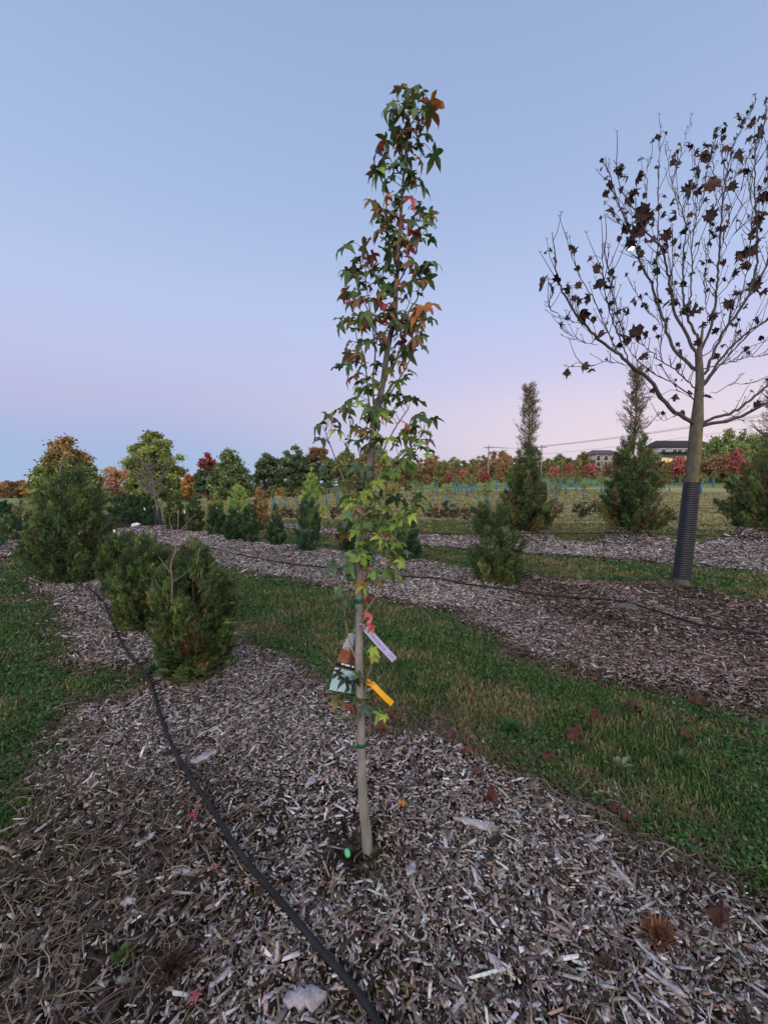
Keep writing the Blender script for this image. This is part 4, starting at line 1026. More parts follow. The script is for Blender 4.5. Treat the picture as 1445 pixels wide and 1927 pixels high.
for i, (px, py, top, hw, lab) in enumerate([(42, 1003, 935, 20, 'pointed juniper ending the short row at the left edge'), (14, 1022, 968, 24, 'low dark juniper at the left edge in front of the pointed one'),
                                           (-30, 1042, 975, 32, 'juniper cut by the left edge of the picture'), (9, 968, 942, 10, 'small dark round juniper far off at the left edge')]):
    evergreen('juniper', lab, 'juniper', px, py, top, hw, CONE if i == 0 else ROUND, DARK if i else OLIV, 60, 1500, 9, 120 + i, G2)
G3 = 'evergreens along the second mulched row'
ROW2 = [(232, 982, 944, 22, ROUND, DARK, 'dark hedge-like juniper right of the tall left one, beside the black sleeves', 9), (258, 985, 942, 20, ROUND, DARK, 'dark rounded juniper beside the white jug, second in the hedge', 9), (283, 987, 948, 15, ROUND, DARK, 'dark rounded juniper touching the black trunk sleeves', 8),
        (330, 1000, 940, 20, COL, OLIV, 'juniper right of the black trunk sleeves with a pale top', 9), (368, 1004, 945, 18, COL, OLIV, 'upright juniper behind the bare forked leader', 9), (410, 1010, 958, 17, FULL, DARK, 'short dark juniper under the yellowish arborvitae', 9),
        (408, 998, 928, 16, COL, YEL, 'yellowish arborvitae with a small white tag', 9), (452, 1000, 918, 25, COL, BRIGHT, 'light green arborvitae left of the rusty one', 9), (442, 1020, 966, 20, FULL, DARK, 'dark juniper in front of the light green arborvitae', 10),
        (472, 1024, 955, 17, COL, DARK, 'slim dark juniper in front of the rusty arborvitae', 9), (492, 998, 918, 15, COL, RUST, 'rust-brown dying arborvitae between two green ones', 9), (520, 1029, 963, 18, CONE, DARK, 'small pointed juniper standing alone between rusty arborvitae and tall green one', 10),
        (581, 1039, 940, 25, COL, DARK, 'dark upright juniper in front of the tall bright arborvitae', 12), (588, 1000, 896, 24, COL, BRIGHT, 'tall bright green arborvitae left of the sweetgum', 10), (655, 1037, 975, 21, COL, DARK, 'dark juniper partly hidden by the sweetgum trunk', 11),
        (766, 1056, 985, 28, FULL, DARK, 'dark dense juniper just right of the sweetgum trunk', 13)]
for i, (px, py, top, hw, prof, pal, lab, fl) in enumerate(ROW2):
    evergreen('juniper' if pal in (DARK, OLIV) else 'arborvitae', lab, 'juniper' if pal in (DARK, OLIV) else 'arborvitae', px, py, top - 12, hw * .98, prof, pal, 80, 2300, fl, 200 + i, G3, lop=.08)
evergreen('juniper', 'loose leaning juniper between the sweetgum and the bare maple, rust patch at its foot', 'juniper', 938, 1094, 945, 47, [(0, .6), (.1, .95), (.3, 1.0), (.55, .8), (.8, .72), (.93, .6), (1, .3)], OLIV, 110, 4200, 19, 260, G3, lean=-.10, browns=[(-2, 12, 8)], lop=.2)
G4 = 'tall arborvitae on the mulch mounds'
for i, (px, top, hw, lab) in enumerate([(990, 735, 42, 'tall arborvitae with a thin spire on the left mulch mound'), (1186, 704, 48, 'tall spired arborvitae with a rusty foot, on the mulch mound left of the bare maple'), (1444, 716, 58, 'tall arborvitae on the mulch mound at the right edge of the picture')]):
    m_ = MOUNDS[i]; z = Hp(m_[0], m_[1]); pxx, pyy = proj(np.array([[m_[0], m_[1], z]]))
    evergreen('arborvitae', lab, 'arborvitae', px, float(pyy[0]), [835, 800, 815][i], hw, [(0, .6), (.06, .9), (.22, 1.0), (.42, .86), (.6, .68), (.75, .5), (.92, .34), (1, .15)], OLIV[:2] + [((.060, .080, .030), 4), ((.080, .080, .034), 3), ((.10, .085, .042), .8)], 230, 6500, 17, 270 + i, G4, Yf=m_[1], spire=top, browns=[(0, 12, 13), (22, 22, 12)] if i == 1 else [(-3, 8, 8)], lop=.16)

# ------------------------------------------------------------------ broadleaf trees far and near
def crown(h, rad, prof, nclump, nleaf, leaf, palf, seed, z0, sq=1.0, cl=.13, droop=0):
    rs = np.random.RandomState(seed); pt_, pr_ = np.array(prof).T
    tt = np.linspace(0, 1, 200); rr = np.interp(tt, pt_, pr_); cdf = np.cumsum(rr ** 1.5 + 1e-3); cdf /= cdf[-1]
    t = np.interp(rs.rand(nclump), cdf, tt); az = rs.rand(nclump) * 6.283
    rho = rs.rand(nclump) ** .4 * np.clip(1 + .07 * rs.randn(nclump), .8, 1.1)
    r_ = np.interp(t, pt_, pr_) * rad * rho
    C = np.stack([r_ * np.cos(az), r_ * np.sin(az) * sq, z0 + t * (h - z0)], 1)
    cl = cl * .8
    ci = rs.randint(nclump, size=nleaf)
    pos = C[ci] + rs.randn(nleaf, 3) * cl * rad * np.array([1, 1, .7])
    tz = np.clip((pos[:, 2] - z0) / (h - z0), 0, 1)
    ctone = 1 + .2 * rs.randn(nclump)
    cols = palf(tz, pos[:, 0] / rad, rs) * ctone[ci][:, None] * (1 + .15 * rs.randn(nleaf, 1))
    q = np.array([(-.5, -.1, 0), (0, -.36, .1), (.5, 0, 0), (0, .36, .1)])
    V, Fc, cc = scatter(q, np.array([[0, 1, 2, 3]]), pos, rotmats(rs.rand(nleaf) * 6.28, rs.randn(nleaf) * .7, rs.randn(nleaf) * .7), leaf * (.6 + .8 * rs.rand(nleaf)), np.clip(cols, .006, .7))
    return V, Fc, cc, C
def limbs(h, z0, r, C, seed, n=18, c=(.13, .11, .10)):
    rs = np.random.RandomState(seed); mb = MB()
    V, T, Q = tube([(0, 0, -.1), (0, 0, z0), (r * .3, 0, h * .6), (0, 0, h * .92)], [r, r * .8, r * .5, r * .12], 8); mb.add(V, T, Q, c)
    for k in rs.choice(len(C), min(n, len(C)), replace=False):
        e = C[k]; zb = max(z0 * .8, e[2] * .55)
        V, T, Q = tube([(0, 0, zb), (e[0] * .45, e[1] * .45, zb + (e[2] - zb) * .4), tuple(e)], [r * .45, r * .28, r * .08], 5); mb.add(V, T, Q, c)
    return mb
OVAL = [(0, .35), (.1, .7), (.3, .95), (.5, 1), (.7, .82), (.88, .5), (1, .1)]
PYR = [(0, .7), (.12, 1.0), (.35, .92), (.6, .68), (.82, .38), (1, .05)]
def flat(*pal):
    P_ = np.array(pal)
    return lambda t, x, rs: P_[rs.randint(len(P_), size=len(t))]
def topmix(lo, hi, at=.6, w=.15):
    lo, hi = np.array(lo), np.array(hi)
    def f(t, x, rs):
        k = sstep(at - w, at + w, t + .12 * rs.randn(len(t)) + .05 * x)[:, None]
        return lo[rs.randint(len(lo), size=len(t))] * (1 - k) + hi[rs.randint(len(hi), size=len(t))] * k
    return f
GRN = [tuple(3.0 * v_ for v_ in q_) for q_ in [(.075, .10, .035), (.055, .08, .032), (.10, .12, .04)]]
BLG = [tuple(2.8 * v_ for v_ in q_) for q_ in [(.050, .075, .042), (.042, .062, .038), (.065, .088, .045)]]
ORG = [(.70, .33, .11), (.60, .25, .09), (.74, .40, .14)]
BRN = [(.40, .29, .16), (.32, .24, .14), (.46, .31, .16)]
OLV = [tuple(1.7 * v_ for v_ in q_) for q_ in [(.15, .14, .055), (.11, .11, .045), (.18, .15, .06)]]
REDP = [(.46, .13, .13), (.38, .10, .11), (.52, .19, .16), (.28, .13, .09)]
def broadleaf(name, label, px, base, top, hw, Yd, prof, palf, seed, nclump=110, nleaf=5500, leaf_px=3.4, z0f=.18, group=None, cl=.13, nl=18):
    nleaf = int(nleaf * 2.4); leaf_px *= 1.35; nclump = int(nclump * 1.3)
    b = P(px, base, Yd); z = float(H0(b[0], Yd)); b[2] = z
    topz = P(px, top, Yd)[2]; h = topz - z; R_ = hw / F * Yd
    t = thing(name, label, 'tree', b, 0, group)
    V, Fc, cc, C = crown(h, R_, prof, nclump, nleaf, leaf_px / F * Yd, palf, seed, h * z0f, cl=cl)
    mk('crown', V, [Fc], M_FOL, cc, t)
    limbs(h, h * z0f, max(.06, h * .018), C, seed, nl).build('trunk', M_BARK, t)
    return t
broadleaf('autumn_tree', 'big tree at left turning orange-brown at the top, behind the tall juniper', 130, 985, 822, 56, 24, [(0, .75), (.15, 1.0), (.35, .92), (.55, .74), (.75, .50), (.9, .26), (1, .06)], topmix(GRN, [(.46, .25, .10), (.38, .22, .09), (.30, .24, .09)], .66, .18), 301, 150, 8500, 4.2, .05)
broadleaf('autumn_tree', 'thin orange-pink tree between the big left tree and the tall green one', 222, 945, 872, 33, 70, OVAL, topmix([(.50, .32, .23), (.44, .28, .20)], [(.62, .34, .19), (.55, .30, .16)], .5), 302, 80, 2600, 2.6, .1, nl=40)
broadleaf('green_tree', 'tall dense yellow-green tree standing above the black trunk sleeves', 295, 965, 816, 45, 38, [(0, .75), (.15, 1), (.4, 1.0), (.65, .86), (.85, .56), (1, .18)], topmix(GRN + [(.24, .25, .07)], [(.30, .36, .10), (.34, .36, .11), (.24, .31, .10)], .4), 303, 150, 9000, 3.6, .1)
broadleaf('autumn_tree', 'bright orange tree peeking out right of the tall yellow-green tree', 350, 940, 888, 22, 72, OVAL, flat(*ORG), 304, 60, 2600, 2.8)
broadleaf('autumn_tree', 'tree with a red crown top and dark green lower half', 392, 940, 851, 25, 62, PYR, topmix(BLG, [(.40, .06, .07), (.34, .05, .06)], .62, .1), 305, 90, 4800, 3)
broadleaf('green_tree', 'broad dark green tree right of the red-topped tree', 435, 940, 847, 40, 60, PYR, flat(*(BLG + GRN)), 306, 130, 7500, 3.2, .08)
broadleaf('green_tree', 'blue-green tree, left of the pair left of the sweetgum', 507, 935, 854, 26, 66, OVAL, flat(*BLG), 307, 90, 4800, 3)
broadleaf('green_tree', 'taller blue-green tree, right of the pair left of the sweetgum', 552, 935, 839, 29, 66, OVAL, flat(*BLG), 308, 90, 5200, 3)
broadleaf('autumn_tree', 'dark green tree with a dull orange top close left of the sweetgum', 600, 935, 842, 29, 67, OVAL, topmix(BLG, [(.30, .15, .05), (.24, .13, .05)], .72, .1), 309, 90, 5200, 3)
broadleaf('green_tree', 'olive tree behind the left branches of the sweetgum', 655, 935, 850, 28, 70, OVAL, flat(*(OLV + GRN)), 310, 90, 4600, 3)
broadleaf('autumn_tree', 'brownish tree directly behind the sweetgum trunk', 706, 935, 836, 32, 72, OVAL, flat(*(OLV + BRN)), 311, 90, 4600, 3)
broadleaf('autumn_tree', 'olive-brown tree behind the right branches of the sweetgum', 752, 935, 862, 26, 76, OVAL, flat(*(OLV + BRN)), 312, 80, 3600, 3)
# copies for the tree lines
def proto(name, palf, seed, prof=OVAL, nleaf=2300, leaf=.05, rad=.42, z0=.06):
    t = thing(name, 'x', 'tree', (0, -400, 0))
    V, Fc, cc, C = crown(1, rad, prof, 70, nleaf, leaf, palf, seed, z0, cl=.15)
    mk('crown', V, [Fc], M_FOL, cc, t); limbs(1, z0, .016, C, seed, 14).build('trunk', M_BARK, t)
    return t
protos = {}
def place(kind, px, top, hw, Yd, label, group, name='autumn_tree', base=None):
    if kind not in protos:
        palf = {'brown': flat(*BRN), 'olive': flat(*OLV), 'green': flat(*GRN), 'orange': flat(*ORG), 'mixed': topmix(BRN, [(.46, .26, .12), (.40, .25, .12)], .6), 'pink': flat(*REDP), 'dull': flat((.34, .19, .14), (.28, .18, .11), (.26, .20, .10)),
                'hedge': flat((.20, .20, .11), (.17, .17, .09), (.24, .20, .11))}[kind]
        sm = kind in ('pink', 'dull')
        t = proto('red_maple' if sm else name, palf, 400 + len(protos), [(0, .55), (.25, .95), (.5, 1), (.75, .8), (1, .25)] if sm else OVAL, 3000 if sm else 6500, .09 if sm else .055, .5 if sm else .42, .30 if sm else .03)
        protos[kind] = [t, False]
    t, used = protos[kind]
    b = P(px, 930, Yd); z = float(H0(b[0], Yd)); h = P(px, top, Yd)[2] - z; r = hw / F * Yd
    R0 = .5 if kind in ('pink', 'dull') else .42
    sc = (r / R0, r / R0, h)
    rz = (px * 37 % 628) / 100
    if used:
        t = dup(t, (b[0], Yd, z), rz, sc, label)
    else:
        t.location = (b[0], Yd, z); t.rotation_euler = (0, 0, rz); t.scale = sc; t['label'] = label; protos[kind][1] = True
    t['group'] = group
    t.name = name
    return t
ordn = ['first', 'second', 'third', 'fourth', 'fifth', 'sixth', 'seventh', 'eighth', 'ninth', 'tenth', 'eleventh', 'twelfth', 'thirteenth', 'fourteenth', 'fifteenth', 'sixteenth', 'seventeenth', 'eighteenth', 'nineteenth', 'twentieth']
tl_left = [(-40, 905, 24, 'mixed'), (-8, 908, 22, 'brown'), (18, 905, 20, 'mixed'), (42, 904, 20, 'mixed'), (66, 904, 18, 'orange'), (90, 908, 20, 'brown')]
for i, (px, top, hw, k) in enumerate(tl_left):
    place(k, px, top, hw, 120 + 4 * (i % 2), ordn[i] + ' rust-brown tree from the left in the low tree line at the left edge', 'tree line at the left edge')
tl_mid = [(205, 920, 18, 'hedge'), (240, 922, 18, 'hedge'), (262, 920, 16, 'brown'), (318, 918, 18, 'hedge'), (352, 920, 18, 'olive'), (405, 918, 18, 'hedge'), (455, 918, 18, 'green'), (500, 915, 18, 'hedge'), (550, 914, 18, 'olive'), (600, 915, 18, 'brown'), (650, 914, 18, 'hedge'), (185, 918, 20, 'hedge'), (330, 916, 20, 'brown'), (372, 915, 18, 'mixed'), (470, 914, 22, 'olive'), (488, 908, 16, 'olive'), (530, 905, 16, 'orange'), (575, 912, 20, 'green'), (625, 908, 20, 'olive'), (680, 905, 24, 'hedge')]
for i, (px, top, hw, k) in enumerate(tl_mid):
    place(k, px, top, hw, 105 if i > 10 else 88, (ordn + ['twenty-first'])[i] + ' from left of the small far trees between the big trees left of the sweetgum', 'small far trees in the gaps')
tl_right = [(778, 872, 18, 'olive'), (795, 864, 19, 'brown'), (815, 857, 20, 'mixed'), (834, 868, 15, 'olive'), (852, 862, 17, 'green'), (871, 868, 17, 'olive'), (889, 865, 16, 'brown'), (905, 858, 17, 'brown'), (924, 850, 18, 'brown'), (944, 849, 19, 'mixed'), (964, 864, 17, 'olive'),
            (985, 862, 20, 'olive'), (1008, 860, 18, 'hedge'), (1030, 864, 16, 'olive'), (1050, 856, 17, 'green'), (1072, 860, 17, 'hedge'), (1096, 852, 18, 'olive'), (1160, 868, 20, 'brown'), (1190, 862, 20, 'green'), (1216, 846, 22, 'green')]
for i, (px, top, hw, k) in enumerate(tl_right):
    place(k, px, top, hw, 118 + 5 * (i % 3), ordn[i] + ' tree from the left in the brown and olive tree line right of the sweetgum', 'tree line right of the sweetgum')
for i, (px, top, hw, k, Yd) in enumerate([(1243, 866, 18, 'hedge', 112), (1268, 862, 16, 'olive', 100), (1290, 868, 16, 'olive', 104), (1338, 826, 26, 'green', 100), (1366, 812, 28, 'green', 104), (1394, 812, 24, 'green', 100), (1428, 820, 30, 'green', 104), (1475, 815, 32, 'green', 100), (1356, 852, 22, 'olive', 92), (1412, 850, 22, 'green', 92)]):
    place(k, px, top, hw, Yd, ordn[i] + ' from left of the leafy trees on the rise by the maple trunk', 'trees on the rise at the right', 'green_tree')
# young red maples and olive saplings of the nursery field
reds = [(803, 893, 9, 78, 'dull'), (845, 890, 10, 76, 'pink'), (872, 886, 13, 70, 'pink'), (892, 890, 9, 72, 'dull'), (912, 888, 10, 74, 'pink'), (942, 888, 10, 72, 'pink'), (1041, 880, 14, 74, 'pink'), (1068, 874, 8, 76, 'pink'), (1110, 874, 15, 74, 'pink'),
        (1146, 872, 13, 84, 'dull'), (1218, 876, 11, 80, 'pink'), (1278, 862, 18, 74, 'pink'), (1338, 858, 20, 78, 'dull'), (1382, 848, 13, 76, 'pink'), (1402, 868, 12, 78, 'dull')]
for i, (px, top, hw, Yd, k) in enumerate(reds):
    place(k, px, top, hw, Yd, ordn[i] + ' young red-leaved maple from the left in the nursery field', 'young red maples in the field', 'red_maple')
for i, (px, top, hw, Yd) in enumerate([(825, 872, 11, 80), (858, 868, 10, 84), (888, 866, 10, 82), (1000, 872, 12, 86), (1055, 866, 10, 84), (1085, 864, 12, 82), (1250, 872, 12, 84), (960, 878, 10, 80), (1310, 868, 13, 84), (1425, 866, 16, 80)]):
    place('olive', px, top, hw, Yd, ordn[i] + ' slim olive-leaved tree from the left among the young red maples', 'slim olive trees among the red maples', 'young_tree')

# ------------------------------------------------------------------ saplings in blue tubes, field shrubs
TUB = "815,937 822,924 841,943 847,947 856,925 862,920 868,920 879,928 887,922 892,919 900,942 913,948 918,948 921,920 933,916 951,922 958,919 1024,909 1035,915 1038,923 1042,929 1048,945 1046,910 1052,911 1055,913 1064,923 1071,909 1074,909 1078,909 1083,918 1090,909 1097,934 1104,907 1112,908 1123,907 1131,921 1137,922 1217,910 1227,907 1240,905 1259,919 1268,905 1278,907 1287,906 1318,924 1322,906 1332,901 1341,909 1350,900 1363,898 1373,909 1381,917 1407,898 535,951 614,945 634,944 560,945 590,950 650,940 782,950 793,930 515,955"
tb0 = None
for i, it in enumerate(TUB.split()):
    px, py = [float(v) for v in it.split(',')]
    g = G(px, py + 7)
    g[2] = float(H0(g[0], g[1]))
    if g[1] > 95: g = P(px, 912, 92.); g[2] = float(H0(g[0], 92.))
    if tb0 is None:
        t = thing('tree_shelter_sapling', 'x', 'sapling', g)
        V, T, Q = tube([(0, 0, -.05), (.02, 0, .6), (.03, 0, 1.2)], [.085, .08, .085], 10)
        mb = MB(); mb.add(V, T, Q); mb.build('blue_tube', M_TUBE, t)
        V, T, Q = tube([(.03, 0, 1.1), (.0, .02, 1.5), (.05, 0, 2.1)], [.03, .02, .008], 5); mb = MB(); mb.add(V, T, Q, (.15, .12, .1)); mb.build('stem', M_BARK, t)
        V, Fc, cc, C = crown(2.3, .42, OVAL, 24, 260, .13, flat(*(OLV + GRN)), 555, 1.15, cl=.2); mk('leaves', V, [Fc], M_FOL, cc, t)
        tb0 = t
    else: t = dup(tb0, g)
    s = .8 + .4 * ((i * 37) % 10) / 10
    t.scale = (s * (.7 if g[1] < 40 else 1.1), s * (.7 if g[1] < 40 else 1.1), s * (.62 if g[1] < 40 else 1.0)); t.rotation_euler = (0, 0, i * 1.3)
    t['group'] = 'saplings in blue tubes in the field'
    t['label'] = 'small sapling in a blue plastic tube in the field left of the sweetgum' if px < 700 else 'small sapling in a blue plastic tube in the field, between sweetgum and spired arborvitae' if px < 980 else 'small sapling in a blue plastic tube in the field, between the two spired arborvitae' if px < 1190 else 'small sapling in a blue plastic tube in the field behind the bare maple trunk'
SH = [(840, 975, 14, 'd'), (856, 976, 12, 'd'), (822, 976, 12, 'r'), (806, 974, 12, 'b'), (876, 980, 13, 'r'), (1095, 982, 18, 'd'), (1046, 975, 15, 'r'), (1365, 966, 14, 'd'), (1252, 992, 18, 'd'), (548, 978, 10, 'r'), (566, 980, 11, 'b'), (533, 975, 11, 'r'), (628, 978, 11, 'd'), (905, 975, 12, 'b'), (1120, 968, 12, 'd'), (1300, 975, 12, 'b'), (640, 968, 9, 'b')]
shl = {'d': ('dark green', [(.03, .045, .025), (.045, .055, .03)]), 'r': ('reddish', [(.14, .05, .04), (.08, .05, .035)]), 'b': ('brown twiggy', [(.10, .075, .05), (.07, .06, .04)])}
for i, (px, py, hw, k) in enumerate(SH):
    g = G(px, py); R_ = hw / F * g[1]
    t = thing('shrub', ordn[i] + ' ' + shl[k][0] + ' small shrub in the list of low shrubs across the open field', 'shrub', g, 0, 'low shrubs in the field')
    V, Fc, cc, C = crown(R_ * 2.3, R_, OVAL, 26, 700, R_ * .17, flat(*shl[k][1]), 600 + i, R_ * .25, cl=.2)
    mk('foliage', V, [Fc], M_FOL, cc, t); limbs(R_ * 2.2, R_ * .3, R_ * .05, C, i, 12, (.1, .07, .055)).build('stems', M_BARK, t)
order = sorted([o for o in scene.objects if o.name.startswith('shrub') and o.parent is None], key=lambda o: o.location.x / max(o.location.y, .1))
for i, o in enumerate(order):
    kind = [w for w in ('dark green', 'reddish', 'brown twiggy') if w in o['label']][0]
    o['label'] = kind + ' low shrub, ' + ordn[i] + ' from the left of the small field shrubs'

# ------------------------------------------------------------------ grey bare tree with black sleeves (left)
bb = G(303, 992)
t = thing('bare_tree', 'grey leafless tree in front of the tall yellow-green one, on two black-sleeved stems', 'tree', bb)
mb = MB(); rs = np.random.RandomState(4); s_ = bb[1] / F
def bp_(x_, y_, d=0): return np.array([(x_ - 303) * s_, d, (992 - y_) * s_])
segs = [([(303, 996), (299, 960), (294, 935), (291, 905), (289, 880), (284, 855)], 3.6), ([(296, 996), (297, 960), (293, 930)], 3.6)]
for k in range(70):
    y_ = 872 + rs.rand() * 68; sx = rs.choice([-1, 1]); l = (10 + 32 * rs.rand()) * (1 if y_ > 885 else .6)
    x0 = np.interp(y_, [855, 880, 935, 960], [284, 289, 294, 297]); segs.append(([(x0, y_), (x0 + sx * l * .5, y_ - l * .45), (x0 + sx * l * .85, y_ - l * 1.05)], 1.1))
for q_, (pts, w) in enumerate(segs):
    pp = np.array([bp_(a, b, (0 if q_ < 2 else (rs.rand() - .5) * .5 * (i > 0))) for i, (a, b) in enumerate(pts)])
    a_, r_ = resample(pp, np.linspace(w, w * .35, len(pp)) * s_ / 2, .1); V, T, Q = tube(a_, r_, 6); mb.add(V, T, Q, (.17, .16, .155))
mb.build('trunk', M_BARK, t)
for x0 in (296.5, 303.5):
    V, T, Q = corrugated([bp_(x0, 991), bp_(x0 - 2.5, 958)], 2.7 * s_, 2.5 * s_, .05, 14); mb = MB(); mb.add(V, T, Q); mb.build('corrugated_sleeve', M_GUARD, t)

# ------------------------------------------------------------------ hoses
def hose(name, label, pts, rad, lift=.02, Yfix=None, wob=0.0):
    if Yfix is None:
        g = [G(a, b) for a, b in pts]; pp = np.array(g)
        ps, _ = resample(pp, np.ones(len(pp)), .05)
        ps[:, 2] = Hs(ps[:, 0], ps[:, 1]) + rad * .8 + lift + wob * (vnoise(ps[:, 1] * 3, ps[:, 0] * 0, 3) - .3)
    else:
        ps, _ = resample(np.array([P(a, b, y_) for a, b, y_ in pts]), np.ones(len(pts)), .2)
    V, T, Q = tube(ps, rad * .68, 10); mb = MB(); mb.add(V, T, Q)
    o = mb.build(name, M_HOSE, smooth=True, loc=ps[0]); return tag(o, label, 'hose'), ps
h1, hp1 = hose('irrigation_hose', 'thick black irrigation hose running from the bottom edge up past the near junipers', [(770, 2060), (680, 1915), (600, 1822), (520, 1725), (455, 1642), (430, 1603), (385, 1525), (340, 1455), (315, 1400), (298, 1350), (288, 1310), (270, 1270), (245, 1245), (222, 1205), (205, 1165), (190, 1135), (165, 1115), (140, 1105), (110, 1085)], .0155)
hose('irrigation_hose', 'black irrigation hose lying along the second mulched row and passing in front of the maple', [(290, 1003), (360, 1030), (420, 1043), (500, 1062), (600, 1075), (700, 1085), (760, 1093), (850, 1105), (970, 1125), (1060, 1133), (1150, 1140), (1220, 1160), (1290, 1183), (1370, 1200), (1445, 1212), (1700, 1262)], .016, .03, wob=.03)
hose('irrigation_hose', 'thin taut black hose crossing the tops of the arborvitae mounds', [(640, 997, 10.3), (800, 1003.5, 10.1), (980, 1004, 9.9), (1190, 1004, 9.9), (1300, 1007, 10.0), (1445, 1011, 10.0), (1900, 1014, 10.2)], .018, Yfix=True)
# small feeder tube with a green emitter at the foot of the sweetgum
ft = thing('drip_tube', 'thin dark drip tube with a bright green end beside the foot of the sweetgum', 'drip tube', G(655, 1623))
fp = np.array([G(a, b) for a, b in [(462, 1652), (490, 1634), (523, 1618), (554, 1600), (595, 1596), (633, 1608), (651, 1618)]]); fz = [.03, .035, .04, .05, .05, .035, .03]
fp[:, 2] = [Hp(a, b) + q for (a, b, _), q in zip(fp, fz)]
ps, _ = resample(fp, np.ones(7), .02); V, T, Q = tube(ps, .0035, 6); mb = MB(); mb.add(V, T, Q); o = mb.build('feeder', M_HOSE, ft, smooth=True, loc=ft.location); o.location = (0, 0, 0)
e = ps[-1]; V, T, Q = tube([e, e + [.003, -.004, -.004], e + [.008, -.012, -.009], e + [.011, -.018, -.016], e + [.012, -.020, -.020]], [.004, .010, .012, .010, .003], 10); mb = MB(); mb.add(V, T, Q, (.10, .55, .22))
o = mb.build('emitter', M_SMOOTH, ft, smooth=True, loc=ft.location); o.location = (0, 0, 0)

# ------------------------------------------------------------------ fallen leaves, wood pieces, clumps
FL = [(755, 1543, 24, 'star', (.60, .22, .04), 'single orange leaf on the chips right of the sweetgum foot'), (361, 1563, 15, 'star', (.55, .02, .03), 'small vivid red leaf on the chips left of the black hose'),
      (266, 1461, 22, 'star', (.22, .05, .07), 'purple-red leaf on the chips far left of the hose'), (373, 1541, 20, 'star', (.35, .12, .14), 'dusty pink leaf close to the hose'), (403, 1668, 22, 'star', (.30, .12, .12), 'faded rose leaf on the chips just left of the hose, lower down'),
      (373, 1915, 34, 'star', (.34, .09, .11), 'pinkish star leaf at the very bottom edge'), (1079, 1394, 38, 'broad', (.16, .055, .045), 'big red-brown leaf on the grass strip'), (921, 1533, 34, 'broad', (.11, .035, .022), 'large curled brown leaf on the chips right of the sweetgum'),
      (1147, 1530, 30, 'broad', (.12, .045, .03), 'brown leaf at the lower edge of the grass strip'), (1181, 1550, 26, 'broad', (.10, .04, .03), 'brown leaf right beside the one at the grass edge'), (1117, 1362, 22, 'broad', (.12, .05, .04), 'small brown leaf in the grass above the big red-brown one'),
      (1000, 1505, 16, 'star', (.50, .14, .16), 'small pink leaf on the chips near the grass edge'), (1194, 1351, 30, 'broad', (.12, .05, .045), 'brown leaf at the top of the grass strip, right half'), (1287, 1402, 26, 'broad', (.11, .05, .04), 'dull brown leaf in the grass far right'),
      (1349, 1762, 40, 'broad', (.055, .022, .016), 'large dark crumpled leaf near the bottom right corner'), (716, 1388, 26, 'broad', (.15, .06, .05), 'brown leaf on the chips right of the lowest green tie'), (728, 1372, 24, 'broad', (.13, .05, .04), 'brown leaf at the grass edge right of the trunk'),
      (722, 1400, 22, 'broad', (.12, .04, .02), 'rust leaf below the other two right of the lowest tie'), (845, 1412, 26, 'broad', (.13, .05, .045), 'brown leaf on the chips under the grass edge'), (880, 1443, 26, 'broad', (.12, .05, .04), 'dull brown leaf halfway between trunk and grass bulge'),
      (897, 1480, 28, 'broad', (.13, .06, .045), 'brown leaf above the large curled one'), (1117, 1291, 16, 'star', (.45, .13, .05), 'orange-red leaf at the top edge of the grass strip'), (883, 1325, 18, 'broad', (.16, .07, .06), 'small rosy-brown leaf in the grass right of the orange tag'),
      (742, 1322 + 30, 20, 'broad', (.14, .06, .05), 'brown leaf under the orange tag on the mulch edge'), (1302, 1335, 28, 'broad', (.12, .06, .05), 'brown leaf by the mulch on the right below the maple'), (1035, 1440, 22, 'broad', (.12, .05, .04), 'brown leaf where grass and chips meet below the big red-brown leaf')]
for i, (px, py, sp_, kind, c, lab) in enumerate(FL):
    g = G(px, py); z = Hp(g[0], g[1]); s = sp_ / F * (g[1] * cp + EYE * spn) / (1.6 if kind == 'star' else 1.05)
    rs = np.random.RandomState(700 + i)
    V0, T0, W0 = star_leaf(.12, .1, i) if kind == 'star' else broad_leaf(i, .95, .5)
    R = rotmats(rs.rand(1) * 6.28, np.array([-.35 + .3 * rs.rand()]) if False else rs.randn(1) * .18, rs.randn(1) * .18)[0]
    Vw = (V0 * s) @ R.T; Vw[:, 2] += .028 - Vw[:, 2].min() * .6
    if kind == 'star': V_up = 1
    if px > 950 and py < 1460: c = tuple(q_ * .75 for q_ in c)
    cl = np.array(c)[None] * (.75 + .5 * fbm(V0[:, 0] * 4 + i, V0[:, 1] * 4, 3, 2))[:, None]
    mb = MB(); mb.add(Vw, T0, None, cl)
    if py < 1460 and px > 860: Vw[:, 2] += .02
    o = mb.build('fallen_leaf', M_DRY); o.location = (g[0], g[1], z); tag(o, lab, 'leaf', 'fallen leaves')
